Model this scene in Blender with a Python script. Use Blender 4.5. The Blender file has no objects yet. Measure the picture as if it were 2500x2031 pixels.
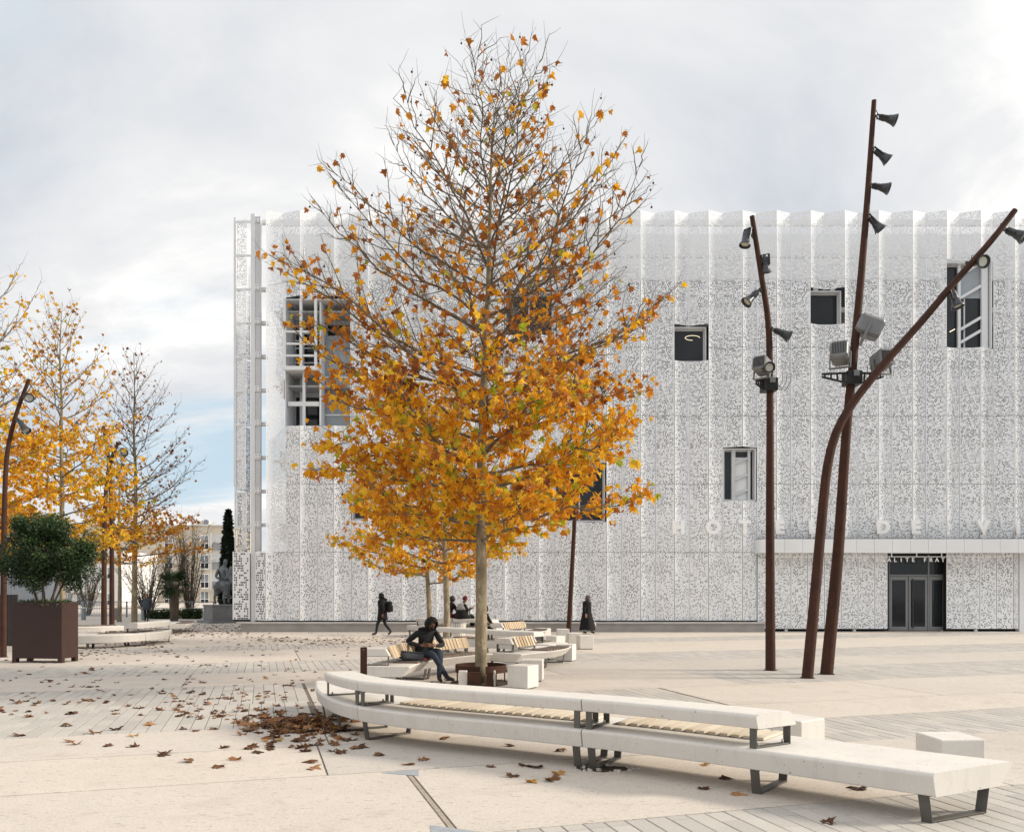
import bpy, bmesh, math, random
import numpy as np
from mathutils import Vector, Matrix, Quaternion, noise as mnoise

# ------------------------------------------------------------------ scene, camera, sky, sun, exposure
S = bpy.context.scene
C = S.collection
EYE = 1.9            # camera height above the plaza
FPX = 2000.0         # focal length in photo pixels (photo 2500 px wide)
HOR = 1440.0         # horizon row in the photo

cam_d = bpy.data.cameras.new("camera")
cam = bpy.data.objects.new("camera", cam_d)
C.objects.link(cam)
cam.location = (0, 0, EYE)
cam.rotation_euler = (math.radians(90), 0, 0)
cam_d.sensor_width = 36.0
cam_d.lens = 36.0 * FPX / 2500.0
cam_d.shift_y = (HOR - 2031 / 2) / 2500.0
cam_d.clip_start = 0.1
cam_d.clip_end = 3000
S.camera = cam

SUN_AZ = Vector((1.0, -0.015, 0)).normalized()     # horizontal direction towards the sun
SUN_EL = math.radians(27)
to_sun = Vector((SUN_AZ.x * math.cos(SUN_EL), SUN_AZ.y * math.cos(SUN_EL), math.sin(SUN_EL)))

W = bpy.data.worlds.new("World")
S.world = W
W.use_nodes = True
nt = W.node_tree
nt.nodes.clear()
def N(tree, typ, **kw):
    n = tree.nodes.new(typ)
    for k, v in kw.items():
        setattr(n, k, v)
    return n
def L(tree, a, b):
    tree.links.new(a, b)
out = N(nt, 'ShaderNodeOutputWorld')
bg = N(nt, 'ShaderNodeBackground')
bg.inputs['Strength'].default_value = 0.1
L(nt, bg.outputs[0], out.inputs[0])
sky = N(nt, 'ShaderNodeTexSky', sky_type='NISHITA')
sky.sun_disc = False
sky.sun_elevation = SUN_EL
sky.sun_rotation = math.atan2(SUN_AZ.x, SUN_AZ.y)
sky.air_density = 1.0
sky.dust_density = 1.5
tc = N(nt, 'ShaderNodeTexCoord')
sep = N(nt, 'ShaderNodeSeparateXYZ')
L(nt, tc.outputs['Generated'], sep.inputs[0])
def M(tree, op, a, b=None, c=None, clamp=False):
    n = tree.nodes.new('ShaderNodeMath')
    n.operation = op
    n.use_clamp = clamp
    for i, v in enumerate((a, b, c)):
        if v is None:
            continue
        if isinstance(v, (int, float)):
            n.inputs[i].default_value = v
        else:
            tree.links.new(v, n.inputs[i])
    return n.outputs[0]
zz = M(nt, 'ADD', M(nt, 'MAXIMUM', sep.outputs[2], 0.0), 0.22)
comb = N(nt, 'ShaderNodeCombineXYZ')
L(nt, M(nt, 'DIVIDE', sep.outputs[0], zz), comb.inputs[0])
L(nt, M(nt, 'DIVIDE', sep.outputs[1], zz), comb.inputs[1])
def noise(tree, vec, scale, detail=5, rough=0.55, dist=0.0, dims='3D'):
    n = tree.nodes.new('ShaderNodeTexNoise')
    n.noise_dimensions = dims
    n.inputs['Scale'].default_value = scale
    n.inputs['Detail'].default_value = detail
    n.inputs['Roughness'].default_value = rough
    n.inputs['Distortion'].default_value = dist
    if vec is not None:
        tree.links.new(vec, n.inputs['Vector'])
    return n.outputs[0]
def ramp(tree, fac, stops, interp='LINEAR'):
    n = tree.nodes.new('ShaderNodeValToRGB')
    n.color_ramp.interpolation = interp
    e = n.color_ramp.elements
    while len(e) > 1:
        e.remove(e[-1])
    e[0].position, e[0].color = stops[0][0], tuple(stops[0][1]) + (1,)
    for p, c in stops[1:]:
        x = e.new(p)
        x.color = tuple(c) + (1,)
    if fac is not None:
        tree.links.new(fac, n.inputs[0])
    return n.outputs[0]
def mixc(tree, fac, a, b, blend='MIX'):
    n = tree.nodes.new('ShaderNodeMix')
    n.data_type = 'RGBA'
    n.blend_type = blend
    for sock, v in ((n.inputs[0], fac), (n.inputs[6], a), (n.inputs[7], b)):
        if isinstance(v, (int, float)):
            sock.default_value = v
        elif isinstance(v, (tuple, list)):
            sock.default_value = tuple(v) + ((1,) if len(v) == 3 else ())
        else:
            tree.links.new(v, sock)
    return n.outputs[2]
mp = N(nt, 'ShaderNodeMapping')
mp.inputs['Location'].default_value = (8.610387, -8.018592, 6.530955)
mp.inputs['Scale'].default_value = (0.8, 1.25, 1.0)
mp.inputs['Rotation'].default_value = (0, 0, math.radians(-14))
L(nt, comb.outputs[0], mp.inputs[0])
n1 = noise(nt, mp.outputs[0], 1.15, 7, 0.56, 0.35)       # cover
n2 = noise(nt, mp.outputs[0], 1.0, 7, 0.58, 0.5)          # thick and thin cloud
cover = ramp(nt, n1, [(0.30, (0, 0, 0)), (0.46, (1, 1, 1))], 'EASE')
tone = ramp(nt, n2, [(0.35, (4.95, 5.25, 5.7)), (0.44, (5.95, 6.1, 6.35)), (0.53, (6.85, 6.88, 6.95)), (0.62, (8.8, 8.7, 8.5))])
blue = mixc(nt, 0.85, sky.outputs[0], (4.9, 6.1, 7.0))
L(nt, mixc(nt, cover, blue, tone), bg.inputs['Color'])

sun_d = bpy.data.lights.new("sun", 'SUN')
sun_d.energy = 3.2
sun_d.angle = math.radians(10.0)
sun_d.color = (1.0, 0.90, 0.76)
sun = bpy.data.objects.new("sun", sun_d)
C.objects.link(sun)
sun.location = (30, -20, 40)
sun.rotation_euler = (-to_sun).to_track_quat('-Z', 'Y').to_euler()

S.view_settings.view_transform = 'Standard'
S.view_settings.look = 'None'
S.view_settings.exposure = 0.37
S.view_settings.gamma = 1.0
S.view_settings.use_curve_mapping = False
S.render.engine = 'CYCLES'
S.cycles.use_denoising = True
S.cycles.max_bounces = 6
S.cycles.diffuse_bounces = 3
S.cycles.glossy_bounces = 3
S.cycles.transmission_bounces = 4
S.cycles.transparent_max_bounces = 16

RNG = random.Random(7)

# ------------------------------------------------------------------ helpers
def at(x, y, Y):
    """surveyed point: photo column x, row y, at Y metres in front of the camera"""
    return Vector(((x - 1250.0) * Y / FPX, Y, EYE - (y - HOR) * Y / FPX))
def gnd(x, y):
    Y = EYE * FPX / (y - HOR)
    return Vector(((x - 1250.0) * Y / FPX, Y, 0.0))

def world_loc(o):
    v = Vector((0, 0, 0))
    while o is not None:
        v += o.location
        o = o.parent
    return v

class MB:
    """collects geometry (in world metres unless a matrix is given) and links it as ONE mesh object"""
    def __init__(self):
        self.v, self.f, self.mi, self.col, self.uv = [], [], [], [], []
        self.m = None
        self.mat = 0
        self.c = None
    def add(self, vs, fs, uvs=None):
        o = len(self.v)
        if self.m is not None:
            vs = [self.m @ Vector(p) for p in vs]
        self.v.extend([tuple(p) for p in vs])
        for k, f in enumerate(fs):
            self.f.append(tuple(i + o for i in f))
            self.mi.append(self.mat)
            self.col.append(self.c)
            if uvs is not None:
                self.uv.append(uvs[k])
    def box(self, c, s, rz=0.0, R=None):
        hx, hy, hz = s[0] / 2, s[1] / 2, s[2] / 2
        vs = [Vector((sx * hx, sy * hy, sz * hz)) for sz in (-1, 1) for sy in (-1, 1) for sx in (-1, 1)]
        if R is None and rz:
            R = Matrix.Rotation(rz, 3, 'Z')
        if R is not None:
            vs = [R @ v for v in vs]
        c = Vector(c)
        self.add([v + c for v in vs], [(0, 2, 3, 1), (4, 5, 7, 6), (0, 1, 5, 4), (2, 6, 7, 3), (0, 4, 6, 2), (1, 3, 7, 5)])
    def bbox(self, a, b):
        self.box([(a[i] + b[i]) / 2 for i in range(3)], [abs(b[i] - a[i]) for i in range(3)])
    def bar(self, p, q, w, h, up=(0, 0, 1)):
        """rectangular bar from p to q; w sideways, h along up"""
        p, q = Vector(p), Vector(q)
        d = (q - p)
        ln = d.length
        d.normalize()
        up = Vector(up)
        s = d.cross(up)
        if s.length < 1e-4:
            s = d.cross(Vector((1, 0, 0)))
        s.normalize()
        u = s.cross(d)
        R = Matrix((s, d, u)).transposed()
        self.box((p + q) / 2, (w, ln, h), R=R)
    def tube(self, pts, rad, n=8, cap=True):
        pts = [Vector(p) for p in pts]
        k = len(pts)
        if isinstance(rad, (int, float)):
            rad = [rad] * k
        vs, fs = [], []
        prev = None
        for i in range(k):
            t = (pts[min(i + 1, k - 1)] - pts[max(i - 1, 0)])
            if t.length < 1e-9:
                t = Vector((0, 0, 1))
            t.normalize()
            if prev is None:
                a = Vector((1, 0, 0)) if abs(t.x) < 0.8 else Vector((0, 1, 0))
                u = t.cross(a).normalized()
            else:
                u = (prev - t * prev.dot(t))
                if u.length < 1e-6:
                    u = t.cross(Vector((1, 0, 0)))
                u.normalize()
            prev = u
            w = t.cross(u)
            for j in range(n):
                a = 2 * math.pi * j / n
                vs.append(pts[i] + (u * math.cos(a) + w * math.sin(a)) * rad[i])
        for i in range(k - 1):
            for j in range(n):
                j2 = (j + 1) % n
                fs.append((i * n + j, i * n + j2, (i + 1) * n + j2, (i + 1) * n + j))
        if cap:
            fs.append(tuple(range(n - 1, -1, -1)))
            fs.append(tuple((k - 1) * n + j for j in range(n)))
        self.add(vs, fs)
    def lathe(self, prof, n=16, mtx=None, close=False):
        """profile [(r, z)] turned about the z axis of mtx"""
        vs, fs = [], []
        for r, z in prof:
            for j in range(n):
                a = 2 * math.pi * j / n
                p = Vector((r * math.cos(a), r * math.sin(a), z))
                vs.append(mtx @ p if mtx is not None else p)
        k = len(prof)
        for i in range(k - 1):
            for j in range(n):
                j2 = (j + 1) % n
                fs.append((i * n + j, i * n + j2, (i + 1) * n + j2, (i + 1) * n + j))
        if prof[0][0] > 1e-5:
            fs.append(tuple(range(n - 1, -1, -1)))
        if prof[-1][0] > 1e-5:
            fs.append(tuple((k - 1) * n + j for j in range(n)))
        self.add(vs, fs)
    def ball(self, c, r, n=10, m=7):
        if isinstance(r, (int, float)):
            r = (r, r, r)
        c = Vector(c)
        vs = [c + Vector((0, 0, -r[2]))]
        for i in range(1, m):
            ph = -math.pi / 2 + math.pi * i / m
            for j in range(n):
                a = 2 * math.pi * j / n
                vs.append(c + Vector((r[0] * math.cos(ph) * math.cos(a), r[1] * math.cos(ph) * math.sin(a), r[2] * math.sin(ph))))
        vs.append(c + Vector((0, 0, r[2])))
        fs = [(0, 1 + (j + 1) % n, 1 + j) for j in range(n)]
        for i in range(m - 2):
            for j in range(n):
                a, b = 1 + i * n + j, 1 + i * n + (j + 1) % n
                fs.append((a, b, b + n, a + n))
        top = len(vs) - 1
        o = 1 + (m - 2) * n
        fs += [(top, o + j, o + (j + 1) % n) for j in range(n)]
        self.add(vs, fs)
    def prism(self, poly, z0, z1):
        n = len(poly)
        vs = [(p[0], p[1], z0) for p in poly] + [(p[0], p[1], z1) for p in poly]
        fs = [tuple(range(n - 1, -1, -1)), tuple(range(n, 2 * n))]
        for i in range(n):
            j = (i + 1) % n
            fs.append((i, j, n + j, n + i))
        self.add(vs, fs)
    def build(self, name, mat, parent=None, smooth=False, local=False, bevel=0.0, attr=None, uvname=None, angle=None):
        me = bpy.data.meshes.new(name)
        off = Vector((0, 0, 0)) if (local or parent is None) else world_loc(parent)
        vs = self.v if off.length == 0 else [(p[0] - off.x, p[1] - off.y, p[2] - off.z) for p in self.v]
        me.from_pydata(vs, [], self.f)
        mats = mat if isinstance(mat, (list, tuple)) else [mat]
        for m in mats:
            me.materials.append(m)
        if len(mats) > 1:
            me.polygons.foreach_set('material_index', self.mi)
        if attr:
            a = me.attributes.new(attr, 'FLOAT', 'FACE')
            a.data.foreach_set('value', [0.0 if c is None else c for c in self.col])
        if self.uv:
            ul = me.uv_layers.new(name=uvname or 'UVMap')
            flat = []
            for u in self.uv:
                for p in u:
                    flat.extend(p)
            ul.data.foreach_set('uv', flat)
        if smooth:
            me.polygons.foreach_set('use_smooth', [True] * len(me.polygons))
        me.validate()
        o = bpy.data.objects.new(name, me)
        C.objects.link(o)
        o.parent = parent
        if bevel:
            b = o.modifiers.new('bevel', 'BEVEL')
            b.width = bevel
            b.segments = 2
            b.limit_method = 'ANGLE'
            b.angle_limit = math.radians(40)
        if angle is not None:
            me.polygons.foreach_set('use_smooth', [True] * len(me.polygons))
            try:
                me.set_sharp_from_angle(angle=math.radians(angle))
            except Exception:
                pass
        return o

def tag(o, label, cat, group=None, kind=None):
    o['label'] = label
    o['category'] = cat
    if group:
        o['group'] = group
    if kind:
        o['kind'] = kind
    return o
def struct(o, kind='structure', label=None):
    o['kind'] = kind
    if label:
        o['label'] = label
    return o
def thing(name, label, cat, loc=(0, 0, 0), group=None):
    o = bpy.data.objects.new(name, None)
    o.empty_display_size = 0.2
    C.objects.link(o)
    o.location = loc
    return tag(o, label, cat, group)
def inst(name, me, parent, mtx):
    """one more object that shares mesh data; mtx in world space, parents are unrotated"""
    o = bpy.data.objects.new(name, me)
    C.objects.link(o)
    o.parent = parent
    if parent is not None:
        mtx = Matrix.Translation(-world_loc(parent)) @ mtx
    o.matrix_basis = mtx
    return o
def frame(x, y, z, o):
    m = Matrix((x, y, z)).transposed().to_4x4()
    m.translation = o
    return m
def catmull(pts, step=0.08):
    pts = [Vector(p) for p in pts]
    P = [pts[0] * 2 - pts[1]] + pts + [pts[-1] * 2 - pts[-2]]
    res = []
    for i in range(1, len(P) - 2):
        n = max(2, int((P[i + 1] - P[i]).length / step))
        for k in range(n):
            t = k / n
            a, b, c, d = P[i - 1], P[i], P[i + 1], P[i + 2]
            res.append(0.5 * ((2 * b) + (c - a) * t + (2 * a - 5 * b + 4 * c - d) * t * t + (3 * b - a - 3 * c + d) * t ** 3))
    res.append(pts[-1])
    return res

# ------------------------------------------------------------------ materials
def new_mat(name):
    m = bpy.data.materials.new(name)
    m.use_nodes = True
    t = m.node_tree
    t.nodes.clear()
    o = N(t, 'ShaderNodeOutputMaterial')
    b = N(t, 'ShaderNodeBsdfPrincipled')
    L(t, b.outputs[0], o.inputs[0])
    return m, t, b, o
def setc(t, b, c):
    if isinstance(c, tuple):
        b.inputs['Base Color'].default_value = c + (1,)
    else:
        L(t, c, b.inputs['Base Color'])
def bump(t, b, h, strength=0.3, dist=0.01):
    n = N(t, 'ShaderNodeBump')
    n.inputs['Strength'].default_value = strength
    n.inputs['Distance'].default_value = dist
    L(t, h, n.inputs['Height'])
    L(t, n.outputs[0], b.inputs['Normal'])
def pos(t):
    return N(t, 'ShaderNodeNewGeometry').outputs['Position']
def plain(name, col, rough=0.6, metal=0.0, var=0.12, scale=6.0, spec=0.4, bmp=0.0):
    """simple surface with a little mottling of its own"""
    m, t, b, o = new_mat(name)
    p = pos(t)
    n = noise(t, p, scale, 5, 0.6)
    lo = tuple(max(0, c * (1 - var)) for c in col)
    hi = tuple(min(1, c * (1 + var)) for c in col)
    setc(t, b, ramp(t, n, [(0.3, lo), (0.7, hi)]))
    b.inputs['Roughness'].default_value = rough
    b.inputs['Metallic'].default_value = metal
    b.inputs['Specular IOR Level'].default_value = spec
    if bmp:
        bump(t, b, noise(t, p, scale * 12, 4, 0.6), bmp, 0.004)
    return m

def concrete_cast(name, col):
    """pale cast concrete of the benches and cubes: cloudy tone, small blow holes, faint grime"""
    m, t, b, o = new_mat(name)
    p = pos(t)
    big = noise(t, p, 2.3, 5, 0.6)
    fine = noise(t, p, 60, 3, 0.6)
    base = ramp(t, big, [(0.25, tuple(c * 0.86 for c in col)), (0.75, col)])
    base = mixc(t, 0.35, base, ramp(t, fine, [(0.3, tuple(c * 0.82 for c in col)), (0.7, tuple(min(1, c * 1.06) for c in col))]))
    vor = N(t, 'ShaderNodeTexVoronoi')
    vor.inputs['Scale'].default_value = 22
    L(t, p, vor.inputs['Vector'])
    gate = M(t, 'GREATER_THAN', noise(t, p, 5, 2), 0.44)
    sepc = N(t, 'ShaderNodeSeparateColor')
    L(t, vor.outputs['Color'], sepc.inputs[0])
    size = M(t, 'MULTIPLY', M(t, 'POWER', sepc.outputs[0], 3.0), 0.21)
    hole = M(t, 'MULTIPLY', M(t, 'LESS_THAN', vor.outputs['Distance'], size), gate)
    base = mixc(t, M(t, 'MULTIPLY', hole, 0.65), base, (0.2, 0.18, 0.155))
    mpg = N(t, 'ShaderNodeMapping')
    mpg.inputs['Scale'].default_value = (7, 7, 1.4)
    L(t, p, mpg.inputs[0])
    gr_ = noise(t, mpg.outputs[0], 1.0, 6, 0.7, 0.5)
    base = mixc(t, M(t, 'MULTIPLY', ramp(t, gr_, [(0.5, (0, 0, 0)), (0.72, (1, 1, 1))]), 0.26), base, (0.42, 0.385, 0.335))
    setc(t, b, base)
    b.inputs['Roughness'].default_value = 0.72
    b.inputs['Specular IOR Level'].default_value = 0.3
    bump(t, b, M(t, 'SUBTRACT', M(t, 'MULTIPLY', fine, 0.3), hole), 0.35, 0.004)
    return m

def ground_concrete(name, col):
    """brushed exposed concrete: broad clouding, grain, and short dark flecks lying across the slab"""
    m, t, b, o = new_mat(name)
    p = pos(t)
    big = noise(t, p, 0.35, 5, 0.6, 0.4)
    mid = noise(t, p, 3.0, 6, 0.65)
    fine = noise(t, p, 42, 5, 0.78)
    base = ramp(t, big, [(0.28, tuple(c * k for c, k in zip(col, (0.76, 0.755, 0.75)))), (0.62, col), (0.8, tuple(c * 1.04 for c in col))])
    base = mixc(t, 0.4, base, ramp(t, mid, [(0.25, tuple(c * 0.74 for c in col)), (0.7, tuple(min(1, c * 1.08) for c in col))]))
    base = mixc(t, 0.45, base, ramp(t, fine, [(0.25, tuple(c * 0.42 for c in col)), (0.60, tuple(min(1, c * 1.16) for c in col))]))
    mpn = N(t, 'ShaderNodeMapping')
    mpn.inputs['Rotation'].default_value = (0, 0, math.radians(17))
    mpn.inputs['Scale'].default_value = (9, 34, 9)
    L(t, p, mpn.inputs[0])
    fl = noise(t, mpn.outputs[0], 1.0, 3, 0.6, 0.6)
    base = mixc(t, M(t, 'MULTIPLY', M(t, 'GREATER_THAN', fl, 0.635), 0.5), base, (0.2, 0.17, 0.14))
    st = noise(t, p, 0.9, 6, 0.7, 1.2)
    base = mixc(t, M(t, 'MULTIPLY', ramp(t, st, [(0.54, (0, 0, 0)), (0.72, (1, 1, 1))]), 0.38), base, (0.38, 0.325, 0.265))
    gv = N(t, 'ShaderNodeTexVoronoi')
    gv.inputs['Scale'].default_value = 1.7
    L(t, p, gv.inputs['Vector'])
    gs = N(t, 'ShaderNodeSeparateColor')
    L(t, gv.outputs['Color'], gs.inputs[0])
    gum = M(t, 'LESS_THAN', gv.outputs['Distance'], M(t, 'MULTIPLY', M(t, 'POWER', gs.outputs[1], 3.0), 0.075))
    base = mixc(t, M(t, 'MULTIPLY', gum, 0.5), base, (0.26, 0.23, 0.2))
    base = mixc(t, 1.0, base, ramp(t, N(t, 'ShaderNodeObjectInfo').outputs['Random'], [(0.0, (0.90, 0.91, 0.92)), (0.5, (1.0, 0.99, 0.98)), (1.0, (1.04, 1.02, 0.99))]), 'MULTIPLY')
    setc(t, b, base)
    b.inputs['Roughness'].default_value = 0.85
    b.inputs['Specular IOR Level'].default_value = 0.2
    bump(t, b, fine, 0.4, 0.006)
    return m

def paver_mat(name, src):
    m, t, b, o = new_mat(name)
    p = pos(t)
    if src == 'object':
        r = N(t, 'ShaderNodeObjectInfo').outputs['Random']
    else:
        a = N(t, 'ShaderNodeAttribute', attribute_name='tint')
        r = a.outputs['Fac']
    base = ramp(t, r, [(0.0, (0.41, 0.392, 0.368)), (0.3, (0.47, 0.446, 0.415)), (0.6, (0.51, 0.482, 0.445)), (0.93, (0.57, 0.535, 0.49)), (1.0, (0.37, 0.366, 0.356))])
    g = noise(t, p, 45, 4, 0.7)
    base = mixc(t, 0.4, base, ramp(t, g, [(0.25, (0.30, 0.28, 0.255)), (0.7, (0.60, 0.565, 0.52))]))
    big = noise(t, p, 0.6, 5, 0.6)
    base = mixc(t, M(t, 'MULTIPLY', ramp(t, big, [(0.45, (0, 0, 0)), (0.75, (1, 1, 1))]), 0.35), base, (0.42, 0.385, 0.34))
    setc(t, b, base)
    b.inputs['Roughness'].default_value = 0.8
    b.inputs['Specular IOR Level'].default_value = 0.25
    bump(t, b, g, 0.4, 0.005)
    return m

def corten(name, col):
    m, t, b, o = new_mat(name)
    p = pos(t)
    n = noise(t, p, 3.5, 7, 0.7, 0.6)
    mpn = N(t, 'ShaderNodeMapping')
    mpn.inputs['Scale'].default_value = (14, 14, 1.2)
    L(t, p, mpn.inputs[0])
    s = noise(t, mpn.outputs[0], 1.0, 5, 0.6)
    f = M(t, 'ADD', M(t, 'MULTIPLY', n, 0.6), M(t, 'MULTIPLY', s, 0.4))
    setc(t, b, ramp(t, f, [(0.32, tuple(c * 0.55 for c in col)), (0.5, col), (0.68, (col[0] * 1.55, col[1] * 1.4, col[2] * 1.3))]))
    b.inputs['Roughness'].default_value = 0.75
    b.inputs['Specular IOR Level'].default_value = 0.3
    bump(t, b, noise(t, p, 90, 3, 0.6), 0.25, 0.003)
    return m

def wood_mat(name, lo, hi):
    m, t, b, o = new_mat(name)
    tcn = N(t, 'ShaderNodeTexCoord')
    mpn = N(t, 'ShaderNodeMapping')
    mpn.inputs['Scale'].default_value = (40, 4, 40)
    L(t, tcn.outputs['Object'], mpn.inputs[0])
    g = noise(t, mpn.outputs[0], 1.0, 5, 0.6, 1.0)
    oi = N(t, 'ShaderNodeObjectInfo').outputs['Random']
    f = M(t, 'ADD', M(t, 'MULTIPLY', g, 0.6), M(t, 'MULTIPLY', oi, 0.4))
    setc(t, b, ramp(t, f, [(0.25, lo), (0.75, hi)]))
    b.inputs['Roughness'].default_value = 0.65
    b.inputs['Specular IOR Level'].default_value = 0.3
    bump(t, b, g, 0.2, 0.003)
    return m

def perforated(name, dens_lo, dens_hi, ncol=18, seed=0.0, zlo=3.0, zhi=15.0, col=(0.87, 0.89, 0.915), cellv=0.047):
    """white sheet metal with real see-through perforations cut in runs on a square grid (u 0..1 across, v metres)"""
    m, t, b, o = new_mat(name)
    uvn = N(t, 'ShaderNodeUVMap')
    uvn.uv_map = 'UVMap'
    s = N(t, 'ShaderNodeSeparateXYZ')
    L(t, uvn.outputs[0], s.inputs[0])
    cu = M(t, 'MULTIPLY', s.outputs[0], float(ncol))
    cv = M(t, 'DIVIDE', s.outputs[1], cellv)
    iu, iv = M(t, 'FLOOR', cu), M(t, 'FLOOR', cv)
    fu, fv = M(t, 'FRACT', cu), M(t, 'FRACT', cv)
    rnd = N(t, 'ShaderNodeObjectInfo').outputs['Random']
    rk = M(t, 'FLOOR', M(t, 'MULTIPLY', rnd, 5.0))
    def wn(x, y, z):
        c = N(t, 'ShaderNodeCombineXYZ')
        for i, v in enumerate((x, y, z)):
            if isinstance(v, (int, float)):
                c.inputs[i].default_value = v
            else:
                L(t, v, c.inputs[i])
        w = N(t, 'ShaderNodeTexWhiteNoise', noise_dimensions='3D')
        L(t, c.outputs[0], w.inputs['Vector'])
        return w.outputs['Value']
    a = wn(iu, iv, M(t, 'ADD', rk, seed))
    run = wn(M(t, 'FLOOR', M(t, 'DIVIDE', M(t, 'ADD', iu, M(t, 'MULTIPLY', iv, 1.7)), 3.0)), iv, M(t, 'ADD', rk, seed + 9.3))
    h = M(t, 'ADD', M(t, 'MULTIPLY', a, 0.76), M(t, 'MULTIPLY', run, 0.24))
    sp = N(t, 'ShaderNodeSeparateXYZ')
    L(t, pos(t), sp.inputs[0])
    mr = N(t, 'ShaderNodeMapRange')
    for i, v in enumerate((zlo, zhi, dens_lo, dens_hi)):
        mr.inputs[i + 1].default_value = v
    L(t, sp.outputs[2], mr.inputs[0])
    pn = noise(t, pos(t), 0.45, 3, 0.5)
    dens = M(t, 'ADD', mr.outputs[0], M(t, 'MULTIPLY', M(t, 'SUBTRACT', pn, 0.5), 0.25))
    on = M(t, 'LESS_THAN', h, dens)
    inu = M(t, 'LESS_THAN', M(t, 'ABSOLUTE', M(t, 'SUBTRACT', fu, 0.5)), 0.37)
    inv = M(t, 'LESS_THAN', M(t, 'ABSOLUTE', M(t, 'SUBTRACT', fv, 0.5)), 0.33)
    mu = M(t, 'LESS_THAN', M(t, 'ABSOLUTE', M(t, 'SUBTRACT', s.outputs[0], 0.5)), 0.5 - 0.9 / ncol)
    hole = M(t, 'MULTIPLY', M(t, 'MULTIPLY', on, mu), M(t, 'MULTIPLY', inu, inv))
    setc(t, b, col)
    b.inputs['Roughness'].default_value = 0.5
    b.inputs['Specular IOR Level'].default_value = 0.35
    tr = N(t, 'ShaderNodeBsdfTransparent')
    mx = N(t, 'ShaderNodeMixShader')
    L(t, hole, mx.inputs[0])
    L(t, b.outputs[0], mx.inputs[1])
    L(t, tr.outputs[0], mx.inputs[2])
    L(t, mx.outputs[0], o.inputs[0])
    return m

def leaf_mat(name, src, stops, transl=0.42, rough=0.55):
    m, t, b, o = new_mat(name)
    if src == 'object':
        r = N(t, 'ShaderNodeObjectInfo').outputs['Random']
    else:
        r = N(t, 'ShaderNodeAttribute', attribute_name='tint').outputs['Fac']
    c = ramp(t, r, stops)
    g = noise(t, pos(t), 38, 3, 0.6)
    c = mixc(t, 0.5, c, ramp(t, g, [(0.3, (0.55, 0.5, 0.45)), (0.7, (1.25, 1.25, 1.2))]), 'MULTIPLY')
    setc(t, b, c)
    b.inputs['Roughness'].default_value = rough
    b.inputs['Specular IOR Level'].default_value = 0.3
    tl = N(t, 'ShaderNodeBsdfTranslucent')
    L(t, c, tl.inputs[0])
    mx = N(t, 'ShaderNodeMixShader')
    mx.inputs[0].default_value = transl
    L(t, b.outputs[0], mx.inputs[1])
    L(t, tl.outputs[0], mx.inputs[2])
    L(t, mx.outputs[0], o.inputs[0])
    return m

def bark_mat(name, lo, hi, patch):
    """plane tree bark: flaking plates of olive and cream"""
    m, t, b, o = new_mat(name)
    p = pos(t)
    mpn = N(t, 'ShaderNodeMapping')
    mpn.inputs['Scale'].default_value = (1, 1, 0.42)
    L(t, p, mpn.inputs[0])
    n = noise(t, mpn.outputs[0], 5.5, 5, 0.6, 0.8)
    f = noise(t, mpn.outputs[0], 38, 4, 0.7)
    c = ramp(t, n, [(0.34, lo), (0.48, hi), (0.56, hi), (0.6, patch), (0.72, patch)])
    c = mixc(t, 0.4, c, ramp(t, f, [(0.3, tuple(x * 0.55 for x in lo)), (0.7, hi)]))
    setc(t, b, c)
    b.inputs['Roughness'].default_value = 0.85
    b.inputs['Specular IOR Level'].default_value = 0.2
    bump(t, b, M(t, 'ADD', n, M(t, 'MULTIPLY', f, 0.4)), 0.5, 0.012)
    return m

def glass_mat(name, col, rough=0.06):
    m, t, b, o = new_mat(name)
    n = noise(t, pos(t), 0.4, 3, 0.5)
    setc(t, b, ramp(t, n, [(0.35, tuple(c * 0.7 for c in col)), (0.65, tuple(c * 1.3 for c in col))]))
    b.inputs['Roughness'].default_value = rough
    b.inputs['Specular IOR Level'].default_value = 0.32
    return m

def emit_mat(name, col, k):
    m, t, b, o = new_mat(name)
    setc(t, b, col)
    b.inputs['Emission Color'].default_value = col + (1,)
    b.inputs['Emission Strength'].default_value = k
    return m

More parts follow.
